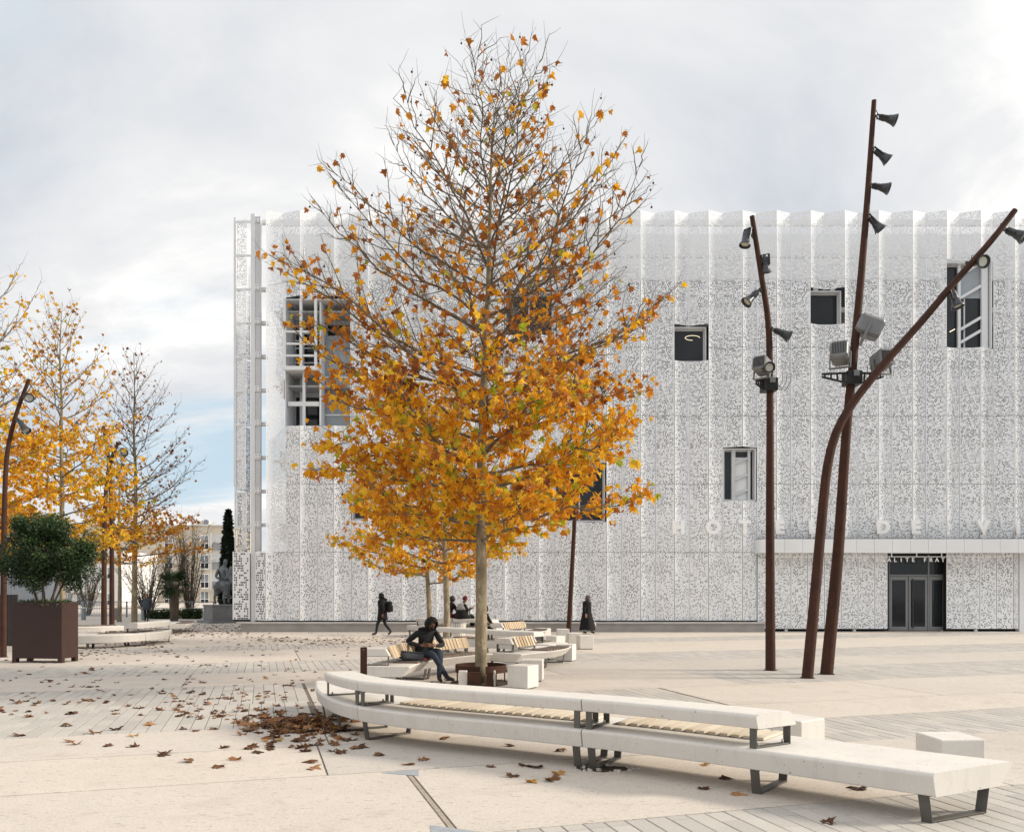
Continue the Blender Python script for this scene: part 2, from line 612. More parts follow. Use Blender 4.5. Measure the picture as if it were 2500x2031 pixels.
MAT = dict(
    bench=concrete_cast('bench_concrete', (0.715, 0.685, 0.64)),
    slab=ground_concrete('plaza_concrete', (0.615, 0.563, 0.508)),
    joint=plain('joint_sand', (0.17, 0.15, 0.125), 0.95, var=0.4, scale=12),
    slate=plain('slate_infill', (0.33, 0.35, 0.38), 0.7, var=0.15, scale=14),
    paver=paver_mat('paver_grey', 'object'), paver_far=paver_mat('paver_grey_far', 'attr'),
    plinth=plain('plinth_concrete', (0.36, 0.345, 0.33), 0.85, var=0.15, scale=1.4, bmp=0.2),
    plinthcap=plain('plinth_cap', (0.50, 0.49, 0.475), 0.8, var=0.12, scale=2.0),
    skin=perforated('perforated_skin', 0.335, 0.50),
    entry=perforated('perforated_entry', 0.36, 0.36, 16, 4.0),
    side=perforated('perforated_side', 0.40, 0.55, 14, 7.0),
    textsheet=perforated('perforated_text_sheet', 0.5, 0.5, 11, 2.0, cellv=0.11),
    steelw=plain('white_steel', (0.80, 0.815, 0.83), 0.45, var=0.04, scale=1.0),
    steelg=plain('pale_grey_steel', (0.62, 0.635, 0.65), 0.5, var=0.06, scale=1.0),
    innerw=plain('inner_render', (0.60, 0.61, 0.62), 0.8, var=0.08, scale=0.6),
    grate=plain('catwalk_grating', (0.50, 0.51, 0.52), 0.7, var=0.1, scale=3),
    glass=glass_mat('dark_glazing', (0.022, 0.026, 0.03)),
    glassb=glass_mat('blue_grey_glazing', (0.30, 0.335, 0.365), 0.1),
    black=plain('shadow_black', (0.012, 0.012, 0.013), 0.9, var=0.2),
    doorf=plain('door_grey_metal', (0.23, 0.24, 0.25), 0.45, var=0.06),
    letter=plain('sign_white', (0.95, 0.95, 0.95), 0.5, var=0.02),
    corten=corten('corten_steel', (0.052, 0.021, 0.0125)),
    planter=plain('planter_brown', (0.040, 0.0185, 0.0145), 0.6, var=0.10, scale=2.0),
    legs=plain('bench_steel', (0.105, 0.10, 0.09), 0.45, 0.3, var=0.15, scale=8),
    bolt=plain('bolt_steel', (0.35, 0.34, 0.32), 0.35, 0.8),
    woodd=wood_mat('weathered_slat', (0.11, 0.083, 0.066), (0.26, 0.205, 0.165)),
    woodn=wood_mat('bleached_slat', (0.50, 0.42, 0.32), (0.70, 0.62, 0.50)),
    woodl=wood_mat('pale_slat', (0.46, 0.345, 0.215), (0.72, 0.60, 0.44)),
    lampd=plain('lamp_dark_metal', (0.07, 0.074, 0.08), 0.4, 0.5, var=0.12),
    lampg=plain('projector_grey', (0.20, 0.205, 0.21), 0.45, 0.2, var=0.08),
    lens=glass_mat('lamp_lens', (0.55, 0.55, 0.47), 0.1),
    bark=bark_mat('plane_bark', (0.14, 0.115, 0.075), (0.29, 0.24, 0.16), (0.50, 0.425, 0.30)),
    twig=bark_mat('twig_bark', (0.10, 0.082, 0.064), (0.19, 0.158, 0.12), (0.27, 0.225, 0.17)),
    barkd=bark_mat('dark_bark', (0.07, 0.055, 0.042), (0.14, 0.11, 0.08), (0.18, 0.15, 0.11)),
    seed=plain('seed_ball', (0.05, 0.038, 0.028), 0.9),
    bldg=plain('cream_render', (0.64, 0.575, 0.475), 0.9, var=0.06, scale=0.2),
    bldw=plain('white_render', (0.72, 0.71, 0.69), 0.9, var=0.06, scale=0.3),
    roof=plain('roof_grey', (0.20, 0.19, 0.185), 0.8),
    corr=plain('corrugated_grey', (0.40, 0.425, 0.46), 0.5, var=0.1),
    dark=plain('dark_cladding', (0.05, 0.045, 0.043), 0.8),
    bronze=plain('grey_bronze', (0.15, 0.165, 0.18), 0.5, 0.25, var=0.4, scale=7, bmp=0.3),
    stone=plain('pedestal_stone', (0.22, 0.225, 0.23), 0.85, var=0.15, scale=3, bmp=0.2),
    rail=plain('grey_railing', (0.22, 0.24, 0.26), 0.5),
    soil=plain('planting_soil', (0.05, 0.037, 0.026), 0.95, var=0.4, scale=20),
    skin1=plain('skin_brown', (0.20, 0.095, 0.055), 0.55, var=0.12, scale=30),
    skin2=plain('skin_light', (0.50, 0.29, 0.21), 0.55, var=0.1, scale=30),
    hair=plain('hair_black', (0.012, 0.010, 0.009), 0.6, var=0.3, scale=60),
    beard=plain('beard_black', (0.02, 0.015, 0.012), 0.8, var=0.3, scale=60),
    jacket=plain('black_quilted_cloth', (0.013, 0.0135, 0.0155), 0.8, var=0.4, scale=26, bmp=0.5),
    blackc=plain('black_cloth', (0.007, 0.007, 0.008), 0.9, var=0.4, scale=18, bmp=0.4),
    jeans=plain('blue_jeans', (0.030, 0.042, 0.062), 0.85, var=0.45, scale=18, bmp=0.4),
    trous=plain('dark_trousers', (0.018, 0.019, 0.024), 0.85, var=0.35, scale=18),
    shoe=plain('dark_shoe', (0.03, 0.028, 0.027), 0.6),
    sole=plain('pale_sole', (0.55, 0.53, 0.5), 0.7),
    bagc=plain('slate_bag_cloth', (0.055, 0.062, 0.072), 0.8, var=0.3, scale=30, bmp=0.4),
    maroon=plain('maroon_knit', (0.11, 0.012, 0.022), 0.9, var=0.3, scale=50),
    scarf=None,
    hijab=plain('grey_scarf', (0.09, 0.08, 0.08), 0.85, var=0.2, scale=25),
    greyc=plain('blue_grey_coat', (0.06, 0.075, 0.095), 0.85, var=0.25, scale=16),
    whitec=plain('white_cloth', (0.72, 0.71, 0.69), 0.8, var=0.06),
    bin=plain('white_slat_paint', (0.74, 0.72, 0.67), 0.6, var=0.06),
    red=plain('red_tab', (0.45, 0.03, 0.03), 0.6),
    can=plain('steel_blue_can', (0.25, 0.36, 0.42), 0.35, 0.6),
)
def scarf_mat():
    m, t, b, o = new_mat('patterned_scarf')
    w = N(t, 'ShaderNodeTexWave')
    w.inputs['Scale'].default_value = 9
    w.inputs['Distortion'].default_value = 9
    w.inputs['Detail'].default_value = 2
    L(t, pos(t), w.inputs['Vector'])
    setc(t, b, ramp(t, w.outputs['Fac'], [(0.45, (0.02, 0.02, 0.022)), (0.55, (0.62, 0.61, 0.6))]))
    b.inputs['Roughness'].default_value = 0.85
    return m
MAT['scarf'] = scarf_mat()
AUT = [(0.0, (0.17, 0.055, 0.018)), (0.18, (0.32, 0.10, 0.02)), (0.38, (0.56, 0.20, 0.02)), (0.55, (0.76, 0.33, 0.02)), (0.72, (0.88, 0.48, 0.022)), (0.93, (0.92, 0.62, 0.05)), (0.965, (0.50, 0.48, 0.03)), (1.0, (0.38, 0.44, 0.03))]
AUTY = [(0.0, (0.32, 0.12, 0.02)), (0.25, (0.62, 0.27, 0.02)), (0.5, (0.84, 0.46, 0.022)), (0.85, (0.90, 0.60, 0.04)), (0.95, (0.60, 0.52, 0.04)), (1.0, (0.38, 0.42, 0.04))]
DEAD = [(0.0, (0.075, 0.036, 0.018)), (0.4, (0.16, 0.072, 0.03)), (0.75, (0.27, 0.13, 0.055)), (0.93, (0.40, 0.215, 0.10)), (1.0, (0.50, 0.27, 0.05))]
MAT['leaf_o'] = leaf_mat('autumn_leaf_single', 'object', AUT)
MAT['leaf_a'] = leaf_mat('autumn_leaf_mass', 'attr', AUT)
MAT['leafy_o'] = leaf_mat('yellow_leaf_single', 'object', AUTY)
MAT['leafy_a'] = leaf_mat('yellow_leaf_mass', 'attr', AUTY)
MAT['dead_o'] = leaf_mat('fallen_leaf_single', 'object', DEAD, 0.12, 0.7)
MAT['dead_a'] = leaf_mat('fallen_leaf_mass', 'attr', DEAD, 0.12, 0.7)
GREEN = [(0.0, (0.012, 0.030, 0.010)), (0.5, (0.034, 0.070, 0.022)), (0.85, (0.075, 0.125, 0.04)), (1.0, (0.14, 0.185, 0.065))]
MAT['green'] = leaf_mat('evergreen_leaf', 'attr', GREEN, 0.15, 0.45)
MAT['cyp'] = leaf_mat('cypress_leaf', 'attr', [(0.0, (0.006, 0.014, 0.007)), (1.0, (0.022, 0.040, 0.020))], 0.05, 0.8)
MAT['palm'] = leaf_mat('palm_leaf', 'attr', [(0.0, (0.014, 0.034, 0.012)), (0.8, (0.035, 0.07, 0.025)), (1.0, (0.12, 0.12, 0.03))], 0.15, 0.5)

# ------------------------------------------------------------------ ground and paving
PA = math.radians(17)                       # the paving bands run 17 degrees off the facade
PU, PV = Vector((math.cos(PA), math.sin(PA), 0)), Vector((-math.sin(PA), math.cos(PA), 0))
def pav(u, v, z=0.0):
    p = PU * u + PV * v
    return Vector((p.x, p.y, z))
def topav(p):
    return p.dot(PU), p.dot(PV)
g = MB()
g.add([(-900, -60, -0.006), (900, -60, -0.006), (900, 1500, -0.006), (-900, 1500, -0.006)], [(0, 1, 2, 3)])
ground = struct(g.build('ground', MAT['joint']))
pavement = bpy.data.objects.new('pavement', None)
C.objects.link(pavement)
struct(pavement)

def in_view(p, m=1.15):
    if p.y < 0.5:
        return False
    x = 1250 + p.x * FPX / p.y
    y = HOR + (EYE - p.z) * FPX / p.y
    return -1250 * (m - 1) < x < 2500 + 1250 * (m - 1) and y < 2031 * m
def slab(u0, u1, v0, v1, gap=0.011):
    b = MB()
    g2 = gap
    n = max(1, int((u1 - u0) / 12))
    poly = [pav(u0 + g2, v0 + g2), pav(u1 - g2, v0 + g2), pav(u1 - g2, v1 - g2), pav(u0 + g2, v1 - g2)]
    b.prism(poly, -0.04, 0.0)
    return b.build('concrete_slab', MAT['slab'], pavement)

CONC, BRICK = 0, 1
bands = [   # v0, v1, [(u0, u1, kind)], joints in the concrete
    (0.5, 6.2, [(-14, 1.33, CONC), (1.38, 14, BRICK)]),
    (6.2, 8.6, [(-18, 1.43, CONC), (1.485, 7.0, CONC), (7.0, 16, CONC)]),
    (8.6, 10.3, [(-20, -7.2, CONC), (-7.2, 0.65, CONC), (0.65, 7.0, CONC), (7.0, 20, BRICK)]),
    (10.3, 11.9, [(-22, -5.6, CONC), (-5.6, 0.8, CONC), (0.8, 6.2, CONC), (6.2, 13.4, CONC), (13.4, 22, CONC)]),
    (11.9, 14.4, [(-24, 0.83, BRICK), (0.83, 4.0, CONC), (4.0, 7.4, BRICK), (7.4, 11.8, CONC), (11.8, 24, CONC)]),
    (14.4, 17.25, [(-26, 0.83, BRICK), (0.83, 9.4, CONC), (9.4, 28, BRICK)]),
    (17.25, 19.8, [(-30, -9.0, CONC), (-9.0, -1.5, CONC), (-1.5, 6.5, CONC), (6.5, 14.5, CONC), (14.5, 30, CONC)]),
    (19.8, 22.7, [(-32, 34, BRICK)]),
    (22.7, 27.2, [(-36, -14, CONC), (-14, -6, CONC), (-6, 1.0, CONC), (1.0, 9.5, CONC), (9.5, 18, CONC), (18, 38, CONC)]),
    (27.2, 29.6, [(-38, 40, BRICK)]),
    (29.6, 36.0, [(-44, -18, CONC), (-18, -6, CONC), (-6, 5, CONC), (5, 15, CONC), (15, 44, CONC)]),
    (36.0, 46.0, [(-60, -24, CONC), (-24, -10, CONC), (-10, 20, CONC), (20, 60, CONC)]),
    (46.0, 60.0, [(-80, -35, CONC), (-35, -14, CONC), (-14, 60, CONC)]),
    (60.0, 200.0, [(-220, 220, CONC)]),
]
BW, BL = 0.186, 0.43
pv = MB()
hx, hy, ch = BW / 2 - 0.0045, BL / 2 - 0.0045, 0.005
pv.add([(-hx, -hy, -0.04), (hx, -hy, -0.04), (hx, hy, -0.04), (-hx, hy, -0.04),
        (-hx, -hy, -ch), (hx, -hy, -ch), (hx, hy, -ch), (-hx, hy, -ch),
        (-hx + ch, -hy + ch, 0), (hx - ch, -hy + ch, 0), (hx - ch, hy - ch, 0), (-hx + ch, hy - ch, 0)],
       [(0, 1, 5, 4), (1, 2, 6, 5), (2, 3, 7, 6), (3, 0, 4, 7), (4, 5, 9, 8), (5, 6, 10, 9), (6, 7, 11, 10), (7, 4, 8, 11), (8, 9, 10, 11)])
paver_o = pv.build('paver', MAT['paver'], pavement)
PAVER_ME = paver_o.data
bpy.data.objects.remove(paver_o)
pavers = []
r = random.Random(21)
for v0, v1, cells in bands:
    for u0, u1, kind in cells:
        if kind == CONC:
            slab(u0, u1, v0, v1)
            continue
        nrow = int(round((u1 - u0) / BW))
        for i in range(nrow):
            u = u0 + (i + 0.5) * BW
            v = v0 - r.choice((0.0, 0.14, 0.28)) - r.random() * 0.03
            while v < v1 - 0.02:
                a, b_ = max(v, v0), min(v + BL, v1)
                v += BL
                if b_ - a < 0.06:
                    continue
                p = pav(u, (a + b_) / 2)
                if in_view(p, 1.3):
                    pavers.append((p, (b_ - a) / BL, r.random(), r.gauss(0, 0.0013), r.gauss(0, 0.004)))
def near_rank(t):
    p = t[0]
    hid = 0
    return p.y + (0 if in_view(p, 1.0) else 30)
pavers.sort(key=near_rank)
def paver_mtx(t):
    p, s, rr, dz, tw = t
    m = Matrix.Translation((p.x, p.y, dz - 0.0005)) @ Matrix.Rotation(PA + tw * 0.6, 4, 'Z') @ Matrix.Rotation(tw * 0.4, 4, 'Y') @ Matrix.Diagonal((1, s, 1, 1))
    return m
for t in pavers[:300]:
    inst('paver', PAVER_ME, pavement, paver_mtx(t))
rest = MB()
pvv = [v.co.copy() for v in PAVER_ME.vertices]
pff = [tuple(p.vertices) for p in PAVER_ME.polygons]
for t in pavers[300:]:
    m = paver_mtx(t)
    rest.c = t[2]
    rest.add([m @ v for v in pvv], pff)
struct(rest.build('paver_field', MAT['paver_far'], pavement, attr='tint'), 'stuff')

# bedding below the pavers, the mortar strip in the wide joint and the slate infill triangles
b = MB()
b.prism([pav(1.335, 0.5), pav(1.375, 0.5), pav(1.375, 6.2), pav(1.335, 6.2)], -0.04, -0.003)
b.prism([pav(1.437, 6.2), pav(1.478, 6.2), pav(1.478, 8.59), pav(1.437, 8.59)], -0.04, -0.003)
b.build('mortar_joint', plain('mortar', (0.36, 0.31, 0.24), 0.9, var=0.3, scale=20), pavement)
for tri in ([(930, 1886), (1022, 1878.5), (1022, 1894)], [(1050, 2014), (1190, 2033), (1053, 2033)]):
    b = MB()
    b.prism([gnd(*q) for q in tri][::-1], -0.03, 0.004)
    b.build('slate_infill', MAT['slate'], pavement)
# the broken hole in the paving under the bench joint: a flat ragged patch painted dark for its shaded depth, with rubble
r = random.Random(4)
pc_ = Vector((1.0, 8.72, 0))
b = MB()
b.prism([(pc_.x + (0.22 + 0.16 * r.random()) * math.cos(a), pc_.y + (0.10 + 0.09 * r.random()) * math.sin(a)) for a in [2 * math.pi * k / 26 for k in range(26)]], -0.03, 0.003)
b.build('painted_hole', MAT['soil'], pavement)
for k in range(34):
    a, d = r.uniform(0, 6.28), r.uniform(0.55, 1.1)
    b = MB()
    s_ = r.uniform(0.012, 0.04)
    b.box((pc_.x + 0.32 * d * math.cos(a), pc_.y + 0.17 * d * math.sin(a), s_ * 0.3), (s_, s_ * r.uniform(0.6, 1.4), s_ * 0.7), rz=r.uniform(0, 3))
    b.build('rubble', MAT['slab'], pavement)

# ------------------------------------------------------------------ the town hall
RY, VD, PITCH, AW, X0 = 37.2, 0.32, 1.5466, 0.81, -11.18      # ridge plane, fold depth, fold pitch, width of left-facing leaf, first ridge
ZB, ROWH, NROW = 0.505, 3.107, 6
ZT = ZB + ROWH * NROW
hall = thing('town_hall', 'white town hall wrapped in folded perforated metal panels behind the trees', 'building', (6.0, RY, 0.0))
# fold lines: k even = ridge (front), odd = valley (back)
def fold(k):
    j, odd = divmod(k, 2)
    if odd:
        return Vector((X0 + j * PITCH + (PITCH - AW), RY + VD, 0))
    return Vector((X0 + j * PITCH, RY, 0))
NF = 50
def nearest_fold(x):
    Xw = (x - 1250) * RY / FPX
    return min(range(NF + 1), key=lambda k: abs((fold(k).x) * RY / fold(k).y - Xw))
def zrow(y, Y=RY):
    return EYE - (y - HOR) * Y / FPX
openings = []       # (fold a, fold b, z bottom, z top)
for x0, x1, y0, y1 in ((699, 857, 722, 1038), (1221, 1348, 705, 815), (1652, 1732, 791, 879), (1984, 2063, 702, 789),
                       (2315, 2423, 632, 846), (1770, 1850, 1090, 1221), (1357, 1482, 1130, 1273), (863, 902, 1220, 1268)):
    a, b2 = nearest_fold(x0), nearest_fold(x1)
    if b2 <= a:
        b2 = a + 1
    openings.append((a, b2, zrow(y1), zrow(y0)))
kc = nearest_fold(1853)
CAN_Z = zrow(1316)
panel_n = 0
GAP = 0.009
def add_panel(p, q, z0, z1, zr0, mat, parent, name='perforated_panel'):
    b = MB()
    d = (q - p)
    ln = d.length
    d.normalize()
    p2, q2 = p + d * GAP, q - d * GAP
    u0, u1 = GAP / ln, 1 - GAP / ln
    nrm = Vector((d.y, -d.x, 0)) * 0.004
    vs = []
    for o in (nrm, -nrm):
        vs += [(p2.x + o.x, p2.y + o.y, z0 + GAP), (q2.x + o.x, q2.y + o.y, z0 + GAP), (q2.x + o.x, q2.y + o.y, z1 - GAP), (p2.x + o.x, p2.y + o.y, z1 - GAP)]
    uv = [(u0, z0 - zr0), (u1, z0 - zr0), (u1, z1 - zr0), (u0, z1 - zr0)]
    b.add(vs[:4], [(0, 1, 2, 3)], [uv])
    return b.build(name, mat, parent)
for k in range(NF):
    p, q = fold(k), fold(k + 1)
    for rI in range(NROW):
        z0, z1 = ZB + rI * ROWH, ZB + (rI + 1) * ROWH
        segs = [(z0, z1)]
        cuts = [(a0, a1) for (ka, kb, a0, a1) in openings if ka <= k < kb]
        if k >= kc:
            cuts.append((-1, CAN_Z))
        for c0, c1 in cuts:
            ns = []
            for s0, s1 in segs:
                if c1 <= s0 or c0 >= s1:
                    ns.append((s0, s1))
                    continue
                if c0 > s0 + 0.03:
                    ns.append((s0, c0))
                if c1 < s1 - 0.03:
                    ns.append((c1, s1))
            segs = ns
        for s0, s1 in segs:
            add_panel(p, q, s0, s1, z0, MAT['skin'], hall)

# steel edge strips on the ridges near the eye line are part of the panel joints; cap strip along the top
XL, XR = X0, fold(NF).x
# plinth under the skin, left of the entrance
xk = fold(kc).x
b = MB()
b.bbox((X0 - 1.15, RY + 0.02, 0.0), (xk + 0.28, RY + 2.0, 0.36))
b.build('plinth', MAT['plinth'], hall, bevel=0.01)
b = MB()
b.bbox((X0 - 1.32, RY - 0.06, 0.362), (xk + 0.30, RY + 2.0, 0.45))
b.build('plinth_cap', MAT['plinthcap'], hall, bevel=0.012)
b = MB()
b.bbox((X0 - 0.9, RY + 0.5, 0.452), (xk - 0.05, RY + 0.9, 0.52))
b.build('shadow_gap', MAT['black'], hall)

b = MB()
b.bbox((X0 + 0.15, RY + 0.62, 0.521), (fold(kc).x - 0.12, RY + 0.66, ZB + ROWH * 1.02))
b.build('dark_membrane', MAT['dark'], hall)
b = MB()
b.bbox((fold(kc).x, RY + 0.62, CAN_Z + 0.02), (fold(NF).x, RY + 0.66, ZB + ROWH * 2.0))
b.build('dark_membrane', MAT['dark'], hall)
# inner building body: glazed storeys, slab edges, posts, parapet, roof
IY = RY + 2.1
top_in = EYE + 866 * IY / FPX
b = MB()
b.bbox((X0 + 0.3, IY + 0.25, 0.0), (XR, IY + 28, top_in - 1.2))
b.build('inner_body', MAT['innerw'], hall)
floors = [0.0, 4.3, 7.75, 11.2, 14.65]
for i, z in enumerate(floors):
    b = MB()
    z1 = floors[i + 1] if i + 1 < len(floors) else top_in - 2.2
    b.bbox((X0 + 0.3, IY + 0.1, z + 0.75), (XR, IY + 0.24, z1))
    b.build('glazing_band', MAT['glass'], hall)
    if i:
        b = MB()
        b.bbox((X0 + 0.1, IY - 0.15, z - 0.1), (XR, IY + 0.24, z + 0.75))
        b.build('slab_edge', MAT['innerw'], hall)
        b = MB()
        b.bbox((X0 + 0.1, RY + 0.75, z + 0.1), (XR, IY - 0.16, z + 0.17))
        b.build('catwalk', MAT['grate'], hall)
b = MB()
b.bbox((X0 + 0.1, IY - 0.1, top_in - 2.2), (XR, IY + 0.24, top_in))
b.build('parapet', MAT['steelw'], hall)
b = MB()
b.bbox((X0 + 0.3, IY + 0.25, top_in - 1.15), (XR, IY + 28, top_in - 1.0))
b.build('roof', MAT['roof'], hall)
# posts and braces between skin and wall
k = 0
X = X0 + 1.2
while X < XR:
    b = MB()
    b.bbox((X - 0.09, IY - 0.42, 0.5), (X + 0.09, IY - 0.2, ZT - 0.45))
    b.build('inner_post', MAT['steelw'], hall)
    if k % 2 == 0:
        b = MB()
        b.bar((X + 0.1, IY - 0.55, top_in - 3.6), (X + 2.7, IY - 0.55, ZT - 0.55), 0.14, 0.16)
        b.build('brace', MAT['steelw'], hall)
    k += 1
    X += 3.054
for zt, h in ((ZT - 0.36, 0.26), (ZT - 1.9, 0.12)):
    b = MB()
    b.bbox((X0 + 0.05, RY + 0.45, zt - h / 2), (XR, RY + 0.62, zt + h / 2))
    b.build('rail_beam', MAT['steelw'], hall)

# window openings: lining, panes and bars
def window(i, a, bk, z0, z1):
    """white lined opening with its panes set back behind the skin"""
    pa, pb = fold(a), fold(bk)
    xa, xb = pa.x, pb.x
    y0 = RY + 0.06
    WY = IY if i == 0 else RY + 0.72
    w = MB()
    w.bbox((xa + 0.02, y0 + 0.30, z0 + 0.02), (xa + 0.07, WY, z1 - 0.02))
    w.bbox((xb - 0.07, y0 + 0.30, z0 + 0.02), (xb - 0.02, WY, z1 - 0.02))
    w.bbox((xa + 0.071, y0 + 0.30, z1 - 0.07), (xb - 0.071, WY, z1 - 0.02))
    w.bbox((xa + 0.071, y0 + 0.30, z0 + 0.02), (xb - 0.071, WY, z0 + 0.05))
    win = w.build('window', MAT['steelw'], hall)
    n = max(1, int(round((xb - xa) / 1.3)))
    for j in range(n):
        x0, x1 = xa + 0.072 + (xb - xa - 0.144) * j / n, xa + 0.072 + (xb - xa - 0.144) * (j + 1) / n
        g2 = MB()
        g2.bbox((x0 + 0.03, WY - 0.05, z0 + 0.06), (x1 - 0.03, WY - 0.02, z1 - 0.08))
        g2.build('pane', MAT['glass'], win)
        f = MB()
        f.bbox((x0, WY - 0.08, z0 + 0.051), (x0 + 0.032, WY - 0.01, z1 - 0.071))
        f.bbox((x1 - 0.032, WY - 0.08, z0 + 0.051), (x1, WY - 0.01, z1 - 0.071))
        f.bbox((x0 + 0.045, WY - 0.078, z1 - 0.13), (x1 - 0.045, WY - 0.012, z1 - 0.072))
        f.bbox((x0 + 0.045, WY - 0.078, z0 + 0.052), (x1 - 0.045, WY - 0.012, z0 + 0.11))
        f.build('frame', MAT['steelg'], win)
    return win
wins = [window(i, *o) for i, o in enumerate(openings)]
# large opening on the left: balcony cage with white posts and rails, blue-grey glass beside it
a, bk, z0, z1 = openings[0]
xa, xb = fold(a).x, fold(bk).x
b = MB()
zc = zrow(888)
xm = xa + (xb - xa) * 0.50
for x in (xa + 0.06, xa + (xm - xa) * 0.52, xm - 0.07):
    b.bbox((x - 0.055, RY + 0.16, zc - 0.05), (x + 0.055, RY + 0.30, z1 - 0.05))
for z in (zrow(806), zrow(836), zrow(865)):
    for xs, xe in ((xa + 0.131, xa + (xm - xa) * 0.52 - 0.071), (xa + (xm - xa) * 0.52 + 0.071, xm - 0.141)):
        b.bbox((xs, RY + 0.19, z - 0.045), (xe, RY + 0.27, z + 0.045))
b.build('balcony_frame', MAT['steelw'], wins[0])
b = MB()
b.bbox((xa + 0.03, RY + 0.14, zc - 0.24), (xm + 0.04, IY - 0.3, zc - 0.06))
b.build('balcony_floor', MAT['steelw'], wins[0])
b = MB()
for j in range(9):
    z = zc + 0.15 + (z1 - zc - 0.3) * j / 8
    b.bbox((xa + 0.15, IY - 0.44, z - 0.022), (xm - 0.2, IY - 0.36, z + 0.022))
b.build('louvre', MAT['steelw'], wins[0])
b = MB()
b.bbox((xm + 0.05, RY + 0.45, z0 + 0.08), (xm + 0.13, IY - 0.3, z1 - 0.1))
b.bbox((xa + (xm - xa) * 0.55 - 0.06, RY + 0.55, z0 + 0.08), (xa + (xm - xa) * 0.55 + 0.06, RY + 0.7, zc - 0.25))
b.bbox((xa + 0.12, RY + 0.56, z0 + 1.0), (xm, RY + 0.68, z0 + 1.2))
b.build('mullion', MAT['steelw'], wins[0])
b = MB()
b.bbox((xm + 0.14, RY + 1.2, z0 + 0.08), (xb - 0.11, RY + 1.24, z1 - 1.45))
b.build('pane', MAT['glassb'], wins[0])
for y in (905, 930, 960, 1000):
    b = MB()
    b.bbox((xm + 0.14, RY + 1.16, zrow(y) - 0.03), (xb - 0.11, RY + 1.195, zrow(y) + 0.03))
    b.build('transom', MAT['steelw'], wins[0])
# tall opening on the right: white posts and slanting braces
a, bk, z0, z1 = openings[4]
xa, xb = fold(a).x, fold(bk).x
b = MB()
b.bbox((xa + 0.78, RY + 0.5, z0 + 0.05), (xa + 0.90, RY + 0.62, z1 - 0.05))
b.bbox((xb - 0.42, RY + 0.5, z0 + 0.05), (xb - 0.14, RY + 0.62, z1 - 0.05))
for zz2 in (z0 + 0.35, z0 + 0.95, z0 + 2.4, z0 + 3.45):
    b.bar((xa + 0.92, RY + 0.56, zz2), (xb - 0.43, RY + 0.56, zz2 + 0.55), 0.08, 0.13)
b.build('brace', MAT['steelw'], wins[4])
b = MB()
b.bbox((xa + 0.92, RY + 0.625, z0 + 2.4), (xb - 0.43, RY + 0.635, z1 - 0.12))
b.build('pane', MAT['glassb'], wins[4])
# narrow opening above the lettering: slanting braces against a pale panel
a, bk, z0, z1 = openings[5]
xa, xb = fold(a).x, fold(bk).x
b = MB()
b.bbox((xa + 0.45, RY + 0.5, z0 + 0.05), (xa + 0.62, RY + 0.9, z1 - 0.05))
b.bbox((xb - 0.36, RY + 0.5, z0 + 0.05), (xb - 0.24, RY + 0.62, z1 - 0.05))
for zz2 in (z0 + 0.3, z0 + 1.0, z0 + 1.75):
    b.bar((xa + 0.62, RY + 0.56, zz2), (xb - 0.36, RY + 0.56, zz2 + 0.25), 0.08, 0.11)
b.build('brace', MAT['steelg'], wins[5])
b = MB()
b.bbox((xa + 0.64, RY + 0.625, z0 + 0.1), (xb - 0.37, RY + 0.635, z1 - 0.4))
b.build('pale_panel', MAT['steelw'], wins[5])
# ring lamp and strip lamps glowing behind the glass of the openings
gl = emit_mat('lamp_glow', (1.0, 0.86, 0.6), 1.3)
a, bk, z0, z1 = openings[2]
b = MB()
pts = [Vector((fold(a).x + 0.95 + 0.34 * math.cos(t), RY + 0.60, z1 - 0.45 + 0.11 * math.sin(t))) for t in [2 * math.pi * j / 20 for j in range(16)]]
b.tube(pts, 0.009, 5)
b.build('ring_lamp', gl, wins[2])
a, bk, z0, z1 = openings[4]
b = MB()
b.bar((fold(a).x + 0.45, RY + 0.60, z0 + 0.85), (fold(a).x + 0.68, RY + 0.60, z0 + 0.98), 0.03, 0.03)
b.build('strip_lamp', gl, wins[4])

# left corner: standing-off steel frame with the end of the side skin
cx = lambda x, Y: (x - 1250) * Y / FPX
b = MB()
CY = RY + 0.42
b.bbox((cx(612, CY), CY, 0.46), (cx(622.5, CY), CY + 0.3, zrow(522, CY)))
b.build('corner_column', MAT['steelw'], hall)
b = MB()
b.bbox((cx(623, CY), CY + 0.02, zrow(1345, CY)), (cx(636, CY), CY + 0.16, zrow(530, CY)))
b.build('column_flange', MAT['steelg'], hall)
for j in range(11):
    y = 536 + 82.6 * j
    b = MB()
    b.bbox((cx(622.6, CY), CY - 0.035, zrow(y + 7, CY)), (cx(637, CY), CY - 0.002, zrow(y - 7, CY)))
    b.bbox((cx(628, CY), CY + 0.17, zrow(y + 5, CY)), (cx(650, CY), CY + 0.42, zrow(y - 3, CY)))
    b.bbox((cx(577, CY + 0.45), CY + 0.35, zrow(y + 9, CY + .4)), (cx(611.5, CY), CY + 0.41, zrow(y + 4, CY + .4)))
    br = b.build('bracket', MAT['steelw'], hall)
    b = MB()
    for xx in (626, 634):
        for yy in (-3, 4):
            b.box((cx(xx, CY), CY - 0.04, zrow(y + yy, CY)), (0.03, 0.014, 0.03))
    b.build('bolt', MAT['black'], br)
SY = CY + 0.55
b = MB()
b.bbox((cx(571.5, SY), SY - 0.05, zrow(1188, SY)), (cx(577, SY), SY + 0.05, zrow(532, SY)))
b.bbox((cx(573, SY), SY - 0.03, zrow(1345, SY)), (cx(577, SY), SY + 0.03, zrow(1189, SY)))
b.build('edge_post', MAT['steelw'], hall)
